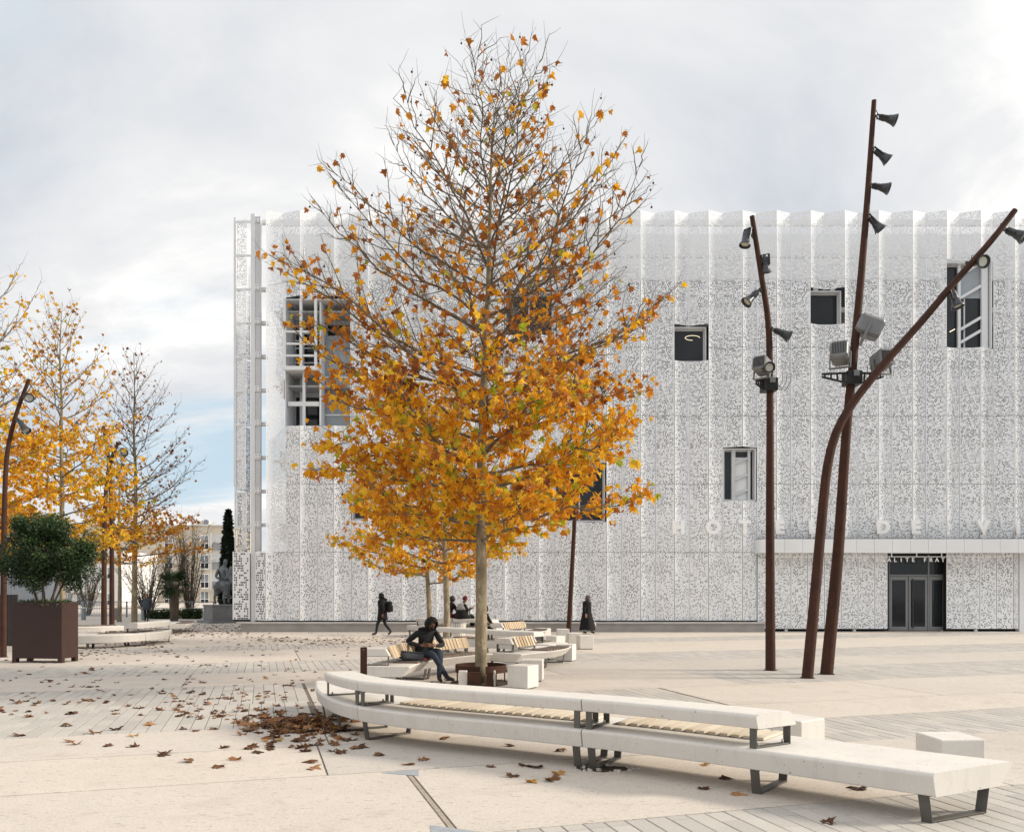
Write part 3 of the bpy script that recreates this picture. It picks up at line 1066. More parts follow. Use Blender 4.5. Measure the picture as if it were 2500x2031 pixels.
for j in range(6):
    y0, y1 = 541 + 165 * j, 541 + 165 * (j + 1) - 4
    if y1 > 1350:
        y1 = 1342
    xl = 578 if j < 4 else 590
    p, q = Vector((cx(xl, SY), SY, 0)), Vector((cx(607, SY), SY - 0.25 - 0.1 * (j % 2), 0))
    if y1 > y0 + 20:
        add_panel(p, q, zrow(y1, SY), zrow(y0, SY), 0.0, MAT['side'], hall, 'side_panel')
    # the next fold of the side skin runs back from the post
    add_panel(Vector((cx(577.5, SY), SY + 0.07, 0)), Vector((cx(577.5, SY) + 0.35, SY + 0.9, 0)), zrow(y1, SY), zrow(y0, SY), 0.0, MAT['side'], hall, 'side_panel')
# two low sheets punched with rows of letter-sized holes at the corner foot
add_panel(Vector((cx(567.5, CY - 0.1), CY - 0.1, 0)), Vector((cx(611, CY - 0.1), CY - 0.12, 0)), zrow(1512, CY), zrow(1346, CY), 0.1, MAT['textsheet'], hall, 'punched_sheet')
add_panel(Vector((cx(623.5, CY), CY - 0.05, 0)), Vector((X0 + 0.0, RY + 0.02, 0)), 0.50, zrow(1346, CY), 0.1, MAT['textsheet'], hall, 'punched_sheet')

b = MB()
b.bbox((cx(569, CY) + 0.02, CY + 0.04, 0.46), (X0 - 0.02, CY + 0.5, zrow(1350, CY)))
b.build('dark_hole_backing', MAT['dark'], hall)  # added dark box, blocks the bright view through the punched holes

# entrance: flat perforated wall, canopy, doors, lettering
EY = RY + 0.30
xe0, xd0, xd1, xe1 = cx(1868, EY), cx(2167, EY), cx(2310, EY), cx(2487, EY)
ZE0 = 0.12
def flat_run(x0, x1, w=0.768):
    n = int(math.ceil((x1 - x0) / w - 0.15))
    for j in range(n):
        add_panel(Vector((x0 + j * w, EY, 0)), Vector((min(x1, x0 + (j + 1) * w), EY, 0)), ZE0, CAN_Z - 0.62, ZE0, MAT['entry'], hall, 'entrance_panel')
flat_run(fold(kc).x + 0.02, xd0)
flat_run(xd1, xe1)
b = MB()
b.bbox((xe1 + 0.02, EY - 0.03, 0.0), (xe1 + 0.6, EY + 0.6, CAN_Z - 0.62))
b.build('entrance_pier', MAT['steelw'], hall)
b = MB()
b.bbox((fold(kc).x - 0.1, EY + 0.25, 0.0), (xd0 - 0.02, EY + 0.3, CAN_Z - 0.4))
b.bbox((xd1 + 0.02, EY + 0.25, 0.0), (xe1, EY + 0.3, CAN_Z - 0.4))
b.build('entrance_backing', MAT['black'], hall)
for x in (cx(1920, EY), cx(2087, EY), cx(2384, EY)):
    b = MB()
    b.box((x, EY + 0.08, 0.055), (0.12, 0.12, 0.11))
    b.build('panel_foot', MAT['steelg'], hall)
# canopy
CF = EY - 1.0
xc0 = cx(1858, CF)
wfa = 0.80
b = MB()
b.bbox((xc0 + 0.25, CF + 0.03, CAN_Z - 0.62), (XR, EY + 0.4, CAN_Z - 0.06))
can = b.build('canopy', MAT['steelw'], hall)
b = MB()
arc = [Vector((xc0 + 0.25 - 0.25 * math.sin(t), CF + 0.27 - 0.27 * math.cos(t), 0)) for t in [math.pi / 2 * j / 6 for j in range(7)]] + [Vector((xc0, EY + 0.3, 0))]
vs, fs = [], []
for p in arc:
    vs += [(p.x, p.y, CAN_Z - 0.655), (p.x, p.y, CAN_Z - 0.03)]
for j in range(len(arc) - 1):
    fs.append((2 * j, 2 * j + 1, 2 * j + 3, 2 * j + 2))
b.add(vs, fs)
b.build('fascia_panel', MAT['steelw'], can)
x = xc0 + 0.26
while x < XR - 0.1:
    b = MB()
    b.bbox((x + 0.006, CF, CAN_Z - 0.655), (x + wfa - 0.006, CF + 0.025, CAN_Z - 0.03))
    b.build('fascia_panel', MAT['steelw'], can)
    x += wfa
b = MB()
b.bbox((xc0 + 0.05, CF + 0.1, CAN_Z - 0.058), (XR, RY + 0.5, CAN_Z + 0.0))
b.build('canopy_gap', MAT['black'], can)
# doors
dz = zrow(1406, EY + 0.5)
DY = EY + 0.55
b = MB()
b.bbox((xd0 - 0.05, DY + 0.05, 0.0), (xd1 + 0.05, DY + 2.6, CAN_Z - 0.5))
b.build('lobby', MAT['dark'], hall)
fx = lambda zx: cx(2000 + zx / 3.472, DY)
door_spans = ((592, 750), (752, 915), (930, 1066))
b = MB()
b.bbox((fx(585), DY - 0.06, 0.02), (fx(592) - 0.005, DY + 0.04, CAN_Z - 0.66))
b.bbox((fx(916), DY - 0.06, 0.02), (fx(929), DY + 0.04, CAN_Z - 0.66))
b.bbox((fx(1067), DY - 0.06, 0.02), (fx(1076), DY + 0.04, CAN_Z - 0.66))
b.bbox((fx(592), DY - 0.055, dz), (fx(915), DY + 0.035, dz + 0.07))
b.bbox((fx(930), DY - 0.055, dz), (fx(1066), DY + 0.035, dz + 0.07))
door_fr = b.build('door_frame', MAT['doorf'], hall)
for s0, s1 in ((593, 914), (931, 1065)):
    b = MB()
    b.bbox((fx(s0), DY - 0.02, dz + 0.08), (fx(s1), DY + 0.0, CAN_Z - 0.7))
    b.build('transom_pane', MAT['glass'], door_fr)
for s0, s1 in door_spans:
    b = MB()
    x0, x1 = fx(s0) + 0.012, fx(s1) - 0.012
    st = 0.105
    b.bbox((x0, DY - 0.045, 0.03), (x0 + st, DY + 0.01, dz - 0.02))
    b.bbox((x1 - st, DY - 0.045, 0.03), (x1, DY + 0.01, dz - 0.02))
    b.bbox((x0 + st, DY - 0.044, dz - 0.18), (x1 - st, DY + 0.009, dz - 0.02))
    b.bbox((x0 + st, DY - 0.044, 0.03), (x1 - st, DY + 0.009, 0.2))
    d = b.build('door', MAT['doorf'], hall)
    b = MB()
    b.bbox((x0 + st, DY - 0.02, 0.2), (x1 - st, DY - 0.005, dz - 0.18))
    b.build('pane', MAT['glass'], d)
    if s0 == 752:
        b = MB()
        hxp = fx(785)
        b.tube([(hxp, DY - 0.11, 0.12), (hxp, DY - 0.11, dz - 0.12)], 0.026, 8)
        b.box((hxp, DY - 0.08, 0.2), (0.02, 0.07, 0.02))
        b.box((hxp, DY - 0.08, dz - 0.2), (0.02, 0.07, 0.02))
        b.build('pull_handle', MAT['lampd'], d)

# raised letters
def letters(text, size, extrude, offset):
    cu = bpy.data.curves.new('t', 'FONT')
    cu.body = text
    cu.size = size
    cu.extrude = extrude
    cu.offset = offset
    cu.resolution_u = 4
    cu.align_x = 'CENTER'
    o = bpy.data.objects.new('t', cu)
    C.objects.link(o)
    dg = bpy.context.evaluated_depsgraph_get()
    me = bpy.data.meshes.new_from_object(o.evaluated_get(dg))
    bpy.data.objects.remove(o)
    return me
sign = thing('building_sign', 'large white raised letters HOTEL DE VILLE above the canopy', 'sign', (cx(1657, RY), RY - 0.12, zrow(1302)))
LH = zrow(1271) - zrow(1302)
for chh, px in (('H', 1656), ('O', 1741), ('T', 1818), ('E', 1903), ('L', 1984), ('D', 2155), ('E', 2235), ('V', 2400), ('I', 2484), ('L', 2566), ('L', 2646), ('E', 2728)):
    me = letters(chh, LH / 0.72, 0.06, 0.042)
    me.name = 'letter'
    me.materials.clear()
    me.materials.append(MAT['letter'])
    o = inst('letter', me, sign, Matrix.Translation((cx(px, RY - 0.12), RY - 0.12, zrow(1302))) @ Matrix.Rotation(math.radians(90), 4, 'X'))
    # two pins hold each letter off the wall
motto = thing('motto_sign', 'row of small white letters hanging under the canopy at the glass doors', 'sign', (cx(2240, CF + 0.35), CF + 0.35, zrow(1371, CF + 0.35)))
MY = CF + 0.35
step = (2301 - 2170) / 9.0
txt = 'LIBERTE EGALITE FRATERNITE'
ia = txt.index('ALITE')
zl = zrow(1371, MY)
for i, chh in enumerate(txt):
    if chh == ' ':
        continue
    px = 2171 + (i - ia) * step
    if px > 2520 or px < 1880:
        continue
    me = letters(chh, 0.25, 0.012, 0.004)
    me.materials.clear()
    me.materials.append(MAT['letter'])
    inst('letter', me, motto, Matrix.Translation((cx(px, MY), MY, zl)) @ Matrix.Rotation(math.radians(90), 4, 'X'))
b = MB()
b.bbox((cx(1885, MY), MY - 0.015, zl + 0.21), (cx(2470, MY), MY + 0.02, zl + 0.24))
for px in (1930, 2010, 2090, 2177, 2238, 2299, 2380, 2450):
    b.bbox((cx(px, MY) - 0.02, MY - 0.01, zl + 0.24), (cx(px, MY) + 0.02, MY + 0.015, CAN_Z - 0.62))
b.build('hanging_rail', MAT['letter'], motto)

# ------------------------------------------------------------------ curved benches
SEAT = [(0.0, 0.392), (0.003, 0.408), (0.012, 0.421), (0.026, 0.428), (0.042, 0.430), (0.935, 0.430), (0.952, 0.426), (0.960, 0.414), (0.957, 0.400), (0.815, 0.240), (0.805, 0.234), (0.045, 0.234), (0.034, 0.238), (0.028, 0.246)]
BACK = [(0.0, 0.715), (0.003, 0.731), (0.012, 0.744), (0.026, 0.751), (0.042, 0.753), (0.42, 0.753), (0.442, 0.748), (0.455, 0.734), (0.52, 0.626), (0.512, 0.616), (0.036, 0.616), (0.026, 0.620), (0.021, 0.628)]
SLAT = MB()
SLAT.box((0, 0, 0), (0.085, 0.50, 0.028))
_o = SLAT.build('seat_slat', MAT['woodd'])
SEAT_SLAT = _o.data
bpy.data.objects.remove(_o)
SLAT = MB()
SLAT.box((0, 0, 0), (0.082, 0.26, 0.026))
_o = SLAT.build('back_slat', MAT['woodl'])
BACK_SLAT = _o.data
bpy.data.objects.remove(_o)
SLAT = MB()
SLAT.box((0, 0, 0), (0.085, 0.50, 0.028))
_o = SLAT.build('seat_slat', MAT['woodn'])
SEAT_SLAT_PALE = _o.data
bpy.data.objects.remove(_o)

class Curve2:
    def __init__(self, pts):
        self.p = catmull([Vector((x, y, 0)) for x, y in pts], 0.06)
        self.s = [0.0]
        for i in range(1, len(self.p)):
            self.s.append(self.s[-1] + (self.p[i] - self.p[i - 1]).length)
        self.len = self.s[-1]
    def at(self, s):
        ex = s if s < 0 else (s - self.len if s > self.len else 0.0)
        s = max(0.0, min(self.len, s))
        lo, hi = 0, len(self.s) - 1
        while hi - lo > 1:
            mid = (lo + hi) // 2
            if self.s[mid] <= s:
                lo = mid
            else:
                hi = mid
        t = (s - self.s[lo]) / max(1e-9, self.s[hi] - self.s[lo])
        p = self.p[lo].lerp(self.p[hi], t)
        a, c = max(0, lo - 2), min(len(self.p) - 1, hi + 2)
        d = (self.p[c] - self.p[a]).normalized()
        return p + d * ex, d
    def near(self, x, y):
        q = Vector((x, y, 0))
        return self.s[min(range(len(self.p)), key=lambda i: (self.p[i] - q).length)]

def sweep(cv, s0, s1, prof, side, skew=0.0):
    """closed cross-section carried along the curve; side = +1: section grows to the right of travel"""
    b = MB()
    n = max(2, int((s1 - s0) / 0.12))
    k = len(prof)
    vs, fs = [], []
    for i in range(n + 1):
        for o, z in prof:
            p, d = cv.at(s0 + (s1 - s0) * i / n - skew * o * (1 - i / n))
            nr = Vector((d.y, -d.x, 0)) * side
            vs.append((p.x + nr.x * o, p.y + nr.y * o, z))
    for i in range(n):
        for j in range(k):
            j2 = (j + 1) % k
            f = (i * k + j, i * k + j2, (i + 1) * k + j2, (i + 1) * k + j)
            fs.append(f if side < 0 else f[::-1])
    b.add(vs, fs)
    e0, e1 = vs[:k], vs[n * k:]
    b.add(e0, [tuple(range(k)) if side > 0 else tuple(range(k))[::-1]])
    b.add(e1, [tuple(range(k))[::-1] if side > 0 else tuple(range(k))])
    return b

def bench_frame(cv, s, side, z0, z1, o0, o1, splay, parent, name, w=0.085, th=0.018, bolts=False, skew=0.0):
    p, d = cv.at(s)
    nr = Vector((d.y, -d.x, 0)) * side
    P = lambda o, z: Vector((p.x + nr.x * o - d.x * skew * o, p.y + nr.y * o - d.y * skew * o, z))
    b = MB()
    a0, a1 = P(o0 + splay, z0), P(o0, z1)
    c0, c1 = P(o1 - splay, z0), P(o1, z1)
    b.bar(a0, a1, w, th, up=nr)
    b.bar(c0, c1, w, th, up=nr)
    b.bar(a0 + nr * 0.012 + Vector((0, 0, th / 2)), c0 - nr * 0.012 + Vector((0, 0, th / 2)), w, th)
    b.bar(a1 + nr * 0.012 - Vector((0, 0, th / 2 - 0.002)), c1 - nr * 0.012 - Vector((0, 0, th / 2 - 0.002)), w, th)
    f = b.build(name, MAT['legs'], parent, bevel=0.003)
    if bolts:
        b = MB()
        for o in (o0 + splay + 0.06, o1 - splay - 0.06):
            q = P(o, z0 + th)
            b.lathe([(0.013, 0.0), (0.013, 0.018), (0.008, 0.03), (0.0, 0.034)], 8, Matrix.Translation(q))
        b.build('bolt', MAT['bolt'], f)
    return f

def zprof(prof, a0, a1, b0, b1):
    return [(o, b0 + (z - a0) * (b1 - b0) / (a1 - a0)) for o, z in prof]
SEAT_T = zprof(SEAT, 0.234, 0.430, 0.17, 0.45)
BACK_T = zprof(BACK, 0.616, 0.753, 0.60, 0.80)
def bench(label, pts, side, seats, backs, wood=None, bwood=None, frames=None, bframes=None, pale=False, skew=0.0, bskew=0.0, sp=None, bp_=None):
    sp, bp_ = sp or SEAT, bp_ or BACK
    """pts: plan of the outer edge; seats/backs: lists of (s0, s1); wood/bwood: ranges with slats"""
    cv = Curve2(pts)
    f = lambda v: cv.len if v is None else v
    loc = cv.at(cv.len / 2)[0]
    root = thing('curved_bench', label, 'bench', loc, 'curved concrete benches of the plaza')
    for s0, s1 in seats:
        sweep(cv, s0 + 0.007, f(s1) - 0.007, sp, side, skew if s0 == 0 else 0.0).build('seat', MAT['bench'], root, smooth=True).modifiers.new('wn', 'WEIGHTED_NORMAL').weight = 100
    for s0, s1 in backs:
        sweep(cv, s0 + 0.007, f(s1) - 0.007, bp_, side, bskew if s0 == backs[0][0] else 0.0).build('backrest', MAT['bench'], root, smooth=True).modifiers.new('wn', 'WEIGHTED_NORMAL').weight = 100
    if frames is None:
        frames = []
        for s0, s1 in seats:
            e = f(s1)
            frames += [s0 + 0.10, e - 0.10] + ([(s0 + e) / 2] if e - s0 > 2.6 else [])
    for s in frames:
        bench_frame(cv, f(s), side, 0.0, sp[11][1] + 0.002, 0.06, 0.79, 0.045, root, 'leg_frame', skew=skew if f(s) < 0.3 else 0.0)
    if bframes is None:
        bframes = []
        for s0, s1 in backs:
            bframes += [s0 + 0.07, f(s1) - 0.07]
    for s in bframes:
        bench_frame(cv, f(s), side, sp[5][1] + 0.0005, bp_[10][1] + 0.002, 0.045, 0.49, 0.0, root, 'back_frame', 0.07, 0.016, True, skew=bskew if backs and f(s) < backs[0][0] + 0.2 else 0.0)
    for rng, which in ((wood, 0), (bwood, 1)):
        for s0, s1 in (rng or []):
            zt = sp[5][1]
            if which == 0:
                gap_strip = [(0.47, zt + 0.0005), (0.47, zt + 0.004), (0.962, zt + 0.004), (0.962, zt + 0.0005)]
            else:
                gap_strip = [(0.458, 0.740), (0.470, 0.745), (0.545, 0.600), (0.530, 0.596)]
            sweep(cv, s0 + 0.03, f(s1) - 0.03, gap_strip, side).build('slat_gap_shade', MAT['dark'], root)  # added dark strip, paints the shade in the gaps between slats
            s = s0 + 0.07
            while s < f(s1) - 0.05:
                p, d = cv.at(s)
                nr = Vector((d.y, -d.x, 0)) * side
                if which == 0:
                    m = frame(d * (1 if side < 0 else -1), nr, Vector((0, 0, 1)), p + nr * 0.715 + Vector((0, 0, zt + 0.018)))
                    inst('seat_slat', SEAT_SLAT_PALE if pale else SEAT_SLAT, root, m)
                    s += 0.122
                else:
                    y = (nr * 0.42 + Vector((0, 0, -0.9))).normalized()
                    x = d * (1 if side < 0 else -1)
                    z = x.cross(y)
                    m = frame(x, y, z, p + nr * 0.522 + Vector((0, 0, 0.672)))
                    inst('back_slat', BACK_SLAT, root, m)
                    s += 0.118
    return root, cv

near_pts = [(3.387, 6.57), (2.17, 7.607), (1.21, 8.35), (0.73, 8.655), (0.0, 9.10), (-0.87, 9.58), (-1.50, 10.0), (-1.97, 10.40), (-2.46, 11.10), (-2.90, 12.16), (-3.2, 13.3)]
cvn = Curve2(near_pts)
sA, sB, sE = cvn.near(0.745, 8.645), cvn.near(-1.97, 10.40), cvn.near(2.235, 7.55)
sU = cvn.near(-2.62, 11.45)
near_bench, cvn = bench('large two-tier pale concrete bench curving across the foreground', near_pts, 1,
                        [(0, sA), (sA, sB), (sB, None)], [(sE, sA), (sA, sB), (sB, sU)],
                        wood=[(sE + 0.1, sA - 0.12), (sA + 0.1, sB - 0.3)],
                        frames=[0.12, sE + 0.05, sA - 0.09, sA + 0.09, sB - 0.09, sB + 0.72, sU + 0.5], pale=True, skew=0.41, bskew=0.33)
b2, cv2 = bench('slatted concrete bench where the hooded person sits, corten post at its end', [(-2.92, 15.75), (-2.78, 16.9), (-2.30, 18.2), (-1.55, 19.3), (-1.0, 19.75)], 1,
                [(0, 2.0), (2.0, None)], [(0.18, 2.2), (2.3, 4.2)], wood=[(0.75, 4.4)], bwood=[(0.3, 2.15), (2.35, 4.15)])
b3, cv3 = bench('concrete bench with short wooden backrest just behind the big tree trunk', [(-0.58, 19.3), (0.0, 20.15), (0.42, 20.9), (0.62, 21.7)], 1,
                [(0, None)], [(0.28, 1.35)], wood=[(1.1, 2.4)], bwood=[(0.36, 1.30)])
b4, cv4 = bench('long concrete bench seen from behind, between the second tree and the cubes', [(1.0, 22.1), (0.34, 22.6), (-0.9, 23.7), (-2.07, 24.9), (-3.0, 26.2)], 1,
                [(0, 2.4), (2.4, None)], [(0.5, 2.6), (2.6, 4.6)], wood=[(0.6, 4.4)])
b5, cv5 = bench('farthest long concrete bench carrying two seated people in black', [(-0.6, 31.7), (-1.6, 32.3), (-3.1, 33.0), (-4.4, 34.2)], 1,
                [(0, 2.2), (2.2, None)], [(0.2, 2.0), (2.05, 4.0)], wood=[(0.3, 4.0)])
b6, cv6 = bench('far concrete bench with wooden backrest beside the slatted bin', [(-0.80, 28.0), (-0.15, 29.1), (0.28, 30.0), (0.38, 31.0)], 1,
                [(0, None)], [(0.1, 1.7)], wood=[(1.6, 3.0)], bwood=[(0.18, 1.65)])
b7, cv7 = bench('bright two-tier concrete bench emerging from behind the brown planter', [(-12.62, 30.4), (-12.32, 28.8), (-12.62, 27.3), (-13.4, 26.55), (-14.6, 26.4), (-15.6, 26.9)], 1,
                [(0, 2.6), (2.6, None)], [(0.25, 3.0)], wood=[(1.0, 4.4)], sp=SEAT_T, bp_=BACK_T)
b8, cv8 = bench('low backless bench end farthest left, beside leaf-strewn paving', [(-15.1, 35.4), (-15.35, 36.9), (-16.1, 38.3)], 1, [(0, None)], [], wood=[(0.3, 2.8)])
b9, cv9 = bench('dark slatted bench behind the twin rust poles on the left', [(-15.9, 33.6), (-16.7, 32.9), (-17.7, 32.6), (-18.8, 33.0)], 1, [(0, None)], [], wood=[(0.1, 3.0)])

# ------------------------------------------------------------------ concrete cube seats
cub = MB()
cub.box((0, 0, 0.235), (0.45, 0.45, 0.43))
_o = cub.build('block', MAT['bench'], bevel=0.014)
dg = bpy.context.evaluated_depsgraph_get()
CUBE = bpy.data.meshes.new_from_object(_o.evaluated_get(dg))
bpy.data.objects.remove(_o)
cub = MB()
cub.box((0, 0, 0.011), (0.38, 0.38, 0.022))
_o = cub.build('recessed_foot', MAT['legs'])
CFOOT = _o.data
bpy.data.objects.remove(_o)
cubes = [   # centre column, depth, turn, label
    (2318, 8.18, 0.06, 'white concrete cube seat near the right end of the front bench'),
    (1943, 9.35, 0.63, 'white concrete cube seat right behind the front bench backrest end'),
    (1668, 10.4, 0.3, 'concrete cube seat glimpsed through the right gap of the front bench'),
    (1342, 11.1, 0.5, 'concrete cube seat glimpsed through the bench gap, right of the trunk'),
    (1225, 11.4, 0.2, 'concrete cube seat glimpsed through the bench gap, below the trunk'),
    (1277, 15.9, -0.52, 'pale cube seat just right of the tree ring, nearest the trunk'),
    (1300, 17.2, -0.1, 'pale cube seat half hidden behind the one by the tree ring'),
    (1382, 22.0, -0.31, 'pale cube seat standing alone in front of the far cube cluster'),
    (1356, 26.0, -0.75, 'pale cube seat at the left of the far cube cluster'),
    (1428, 26.4, 0.2, 'pale cube seat at the right of the far cube cluster'),
    (1402, 27.8, 0.1, 'pale cube seat in the middle back of the far cube cluster'),
    (1374, 30.6, 0.05, 'pale cube seat farthest back near the rust pole'),
    (1325, 31.1, -0.75, 'pale cube seat beside the far bench end'),
    (201, 29.5, 0.4, 'pale cube seat touching the right side of the brown planter'),
    (236, 29.0, 0.15, 'pale cube seat behind the bright bench next to twin rust poles'),
]
for px, Y, rz, lab in cubes:
    root = thing('cube_seat', lab, 'cube seat', ((px - 1250) * Y / FPX, Y, 0), 'concrete cube seats')
    m = Matrix.Translation(root.location) @ Matrix.Rotation(rz, 4, 'Z')
    inst('block', CUBE, root, m)
    inst('recessed_foot', CFOOT, root, m)

# ------------------------------------------------------------------ corten tree ring and plates
TX, TY = (1174 - 1250) * 16.7 / FPX, 16.7
ring = thing('tree_ring', 'round rust-brown steel ring around the foot of the big tree', 'tree guard', (TX, TY, 0))
b = MB()
n = 56
g0 = 0.10
ri, ro, z0, z1 = 0.505, 0.52, 0.235, 0.385
vs, fs = [], []
for i in range(n + 1):
    a = -math.pi / 2 + g0 + 0.12 + (2 * math.pi - 2 * g0) * i / n
    c, s = math.cos(a), math.sin(a)
    for rr, z in ((ri, z0), (ro, z0), (ro, z1), (ri, z1)):
        vs.append((TX + rr * c, TY + rr * s, z))
for i in range(n):
    for j in range(4):
        j2 = (j + 1) % 4
        fs.append((i * 4 + j, (i + 1) * 4 + j, (i + 1) * 4 + j2, i * 4 + j2))
fs += [(0, 1, 2, 3), (n * 4 + 3, n * 4 + 2, n * 4 + 1, n * 4)]
b.add(vs, fs)
b.build('ring_band', MAT['corten'], ring, angle=40)
for k in range(5):
    a = -math.pi / 2 + 0.65 + 2 * math.pi * k / 5
    b = MB()
    b.box((TX + 0.512 * math.cos(a), TY + 0.512 * math.sin(a), 0.12), (0.05, 0.012, 0.235), rz=a + math.pi / 2)
    b.build('ring_stay', MAT['corten'], ring)
b = MB()
b.prism([(TX + 0.62 * math.cos(a), TY + 0.62 * math.sin(a)) for a in [2 * math.pi * k / 30 for k in range(30)]], 0.002, 0.02)
b.build('soil_bed', MAT['soil'], ring)
guard = thing('trunk_guard', 'low rust-brown plates with pale block ends in front of the trunk', 'tree guard', (TX, TY - 0.72, 0))
b = MB()
b.bbox((TX - 0.24, TY - 0.76, 0), (TX + 0.035, TY - 0.70, 0.30))
b.build('plate', MAT['corten'], guard)
b = MB()
b.bbox((TX + 0.14, TY - 0.76, 0), (TX + 0.27, TY - 0.70, 0.30))
b.build('plate', MAT['corten'], guard)
for x0_, x1_ in ((-0.41, -0.245), (0.275, 0.31)):
    b = MB()
    b.bbox((TX + x0_, TY - 0.70, 0), (TX + x1_, TY - 0.55, 0.32))
    b.build('block_end', MAT['bench'], guard, bevel=0.008)
post = thing('corten_post', 'short flat rust-brown post in front of the slatted bench end', 'post', ((888 - 1250) * 14.2 / FPX, 14.2, 0))
b = MB()
pl = post.location
b.box((pl.x, pl.y, 0.455), (0.115, 0.03, 0.91))
b.build('plate', MAT['corten'], post, bevel=0.003)
b = MB()
b.lathe([(0.008, 0), (0.008, 0.006)], 8, Matrix.Translation((pl.x, pl.y - 0.016, 0.87)) @ Matrix.Rotation(math.pi / 2, 4, 'X'))
b.build('bolt', MAT['bolt'], post)

# slatted bin between the benches
bl = at(1119, 1540, 27.5)
sbin = thing('slatted_bin', 'white tapered slatted litter bin between the far benches', 'litter bin', (bl.x, bl.y, 0))
for k in range(22):
    a = 2 * math.pi * k / 22
    b = MB()
    p0 = Vector((bl.x + 0.19 * math.cos(a), bl.y + 0.19 * math.sin(a), 0.06))
    p1 = Vector((bl.x + 0.26 * math.cos(a), bl.y + 0.26 * math.sin(a), 0.80))
    b.bar(p0, p1, 0.05, 0.016, up=(math.cos(a), math.sin(a), 0))
    b.build('slat', MAT['bin'], sbin)
b = MB()
b.lathe([(0.17, 0.05), (0.235, 0.80)], 20, Matrix.Translation((bl.x, bl.y, 0)))
b.build('liner', MAT['lampd'], sbin)
b = MB()
b.lathe([(0.255, 0.80), (0.28, 0.805), (0.28, 0.83), (0.22, 0.835)], 24, Matrix.Translation((bl.x, bl.y, 0)))
b.build('rim', MAT['doorf'], sbin)

# ------------------------------------------------------------------ rust-brown lamp poles
def spotlight(parent, p, direction, side, size=1.0, pole_p=None):
    """theatre-type floodlight: ribbed can, flared hood, lens, yoke and a bracket arm to the pole"""
    d = Vector(direction).normalized()
    up = Vector((0, 0, 1))
    x = d.cross(up)
    if x.length < 0.1:
        x = Vector((1, 0, 0))
    x.normalize()
    y = d.cross(x)
    m = frame(x, y, d, Vector(p)) @ Matrix.Scale(size, 4)
    b = MB()
    b.lathe([(0.0, -0.20), (0.045, -0.20), (0.06, -0.185), (0.064, -0.12), (0.070, -0.115), (0.070, -0.10), (0.064, -0.095), (0.066, -0.03), (0.075, -0.02), (0.088, 0.05), (0.118, 0.125), (0.124, 0.13), (0.124, 0.15), (0.112, 0.15), (0.108, 0.135), (0.06, 0.06), (0.0, 0.06)], 18, m)
    h = b.build('spotlight', MAT['lampd'], parent, angle=35)
    b = MB()
    b.lathe([(0.0, 0.100), (0.05, 0.104), (0.086, 0.108), (0.086, 0.100)], 18, m)
    b.build('lens', MAT['lens'], h)
    b = MB()
    for sgn in (-1, 1):
        b.bar(m @ Vector((0.085 * sgn, 0, -0.03)), m @ Vector((0.085 * sgn, 0, -0.25)), 0.012 * size, 0.05 * size, up=x)
        b.lathe([(0.0, 0), (0.022 * size, 0), (0.022 * size, 0.03 * size), (0, 0.03 * size)], 8, frame(y, d, x, m @ Vector((0.07 * sgn if sgn > 0 else -0.10, 0, -0.03))))
    b.bar(m @ Vector((-0.09, 0, -0.25)), m @ Vector((0.09, 0, -0.25)), 0.05 * size, 0.012 * size, up=d)
    if pole_p is not None:
        q = m @ Vector((0, 0, -0.25))
        b.bar(q, Vector(pole_p), 0.045, 0.045)
        mid = (q + Vector(pole_p)) / 2 + Vector((0, 0, 0.11))
        b.tube([m @ Vector((0, 0, -0.2)), mid + Vector((0, 0, 0.03)), Vector(pole_p) + Vector((0, 0, 0.12))], 0.009, 5)
    b.build('yoke', MAT['lampd'], h)
    return h

def projector(parent, p, rz, tilt, size=1.0):
    """big ribbed projector box on a U yoke"""
    m = Matrix.Translation(p) @ Matrix.Rotation(rz, 4, 'Z') @ Matrix.Rotation(tilt, 4, 'X') @ Matrix.Scale(size, 4)
    b = MB()
    b.m = m
    prof = [(-0.19, -0.16), (-0.12, -0.22), (0.13, -0.22), (0.19, -0.16), (0.19, 0.13), (0.14, 0.19), (-0.14, 0.19), (-0.19, 0.13)]
    vs, fs = [], []
    for yy, k in ((-0.26, 0.86), (-0.22, 1.0), (0.16, 1.0), (0.24, 0.8)):
        vs += [(px * k, yy, pz * k) for px, pz in prof]
    n = 8
    for i in range(3):
        for j in range(n):
            j2 = (j + 1) % n
            fs.append((i * n + j, i * n + j2, (i + 1) * n + j2, (i + 1) * n + j))
    fs += [tuple(range(n))[::-1], tuple(3 * n + j for j in range(n))]
    b.add(vs, [f[::-1] for f in fs])
    h = b.build('projector', MAT['lampg'], parent, bevel=0.012)
    b = MB()
    b.m = m
    for j in range(9):
        xx = -0.13 + 0.0325 * j
        b.box((xx, -0.262, 0.0), (0.014, 0.012, 0.26))
    b.build('vent_slot', MAT['black'], h)
    b = MB()
    b.m = m
    for sgn in (-1, 1):
        b.box((0.215 * sgn, 0.0, -0.16), (0.02, 0.06, 0.36))
        b.box((0.205 * sgn, 0.0, 0.0), (0.03, 0.05, 0.05))
    b.box((0, 0, -0.345), (0.45, 0.06, 0.02))
    b.build('yoke', MAT['lampg'], h)
    return h

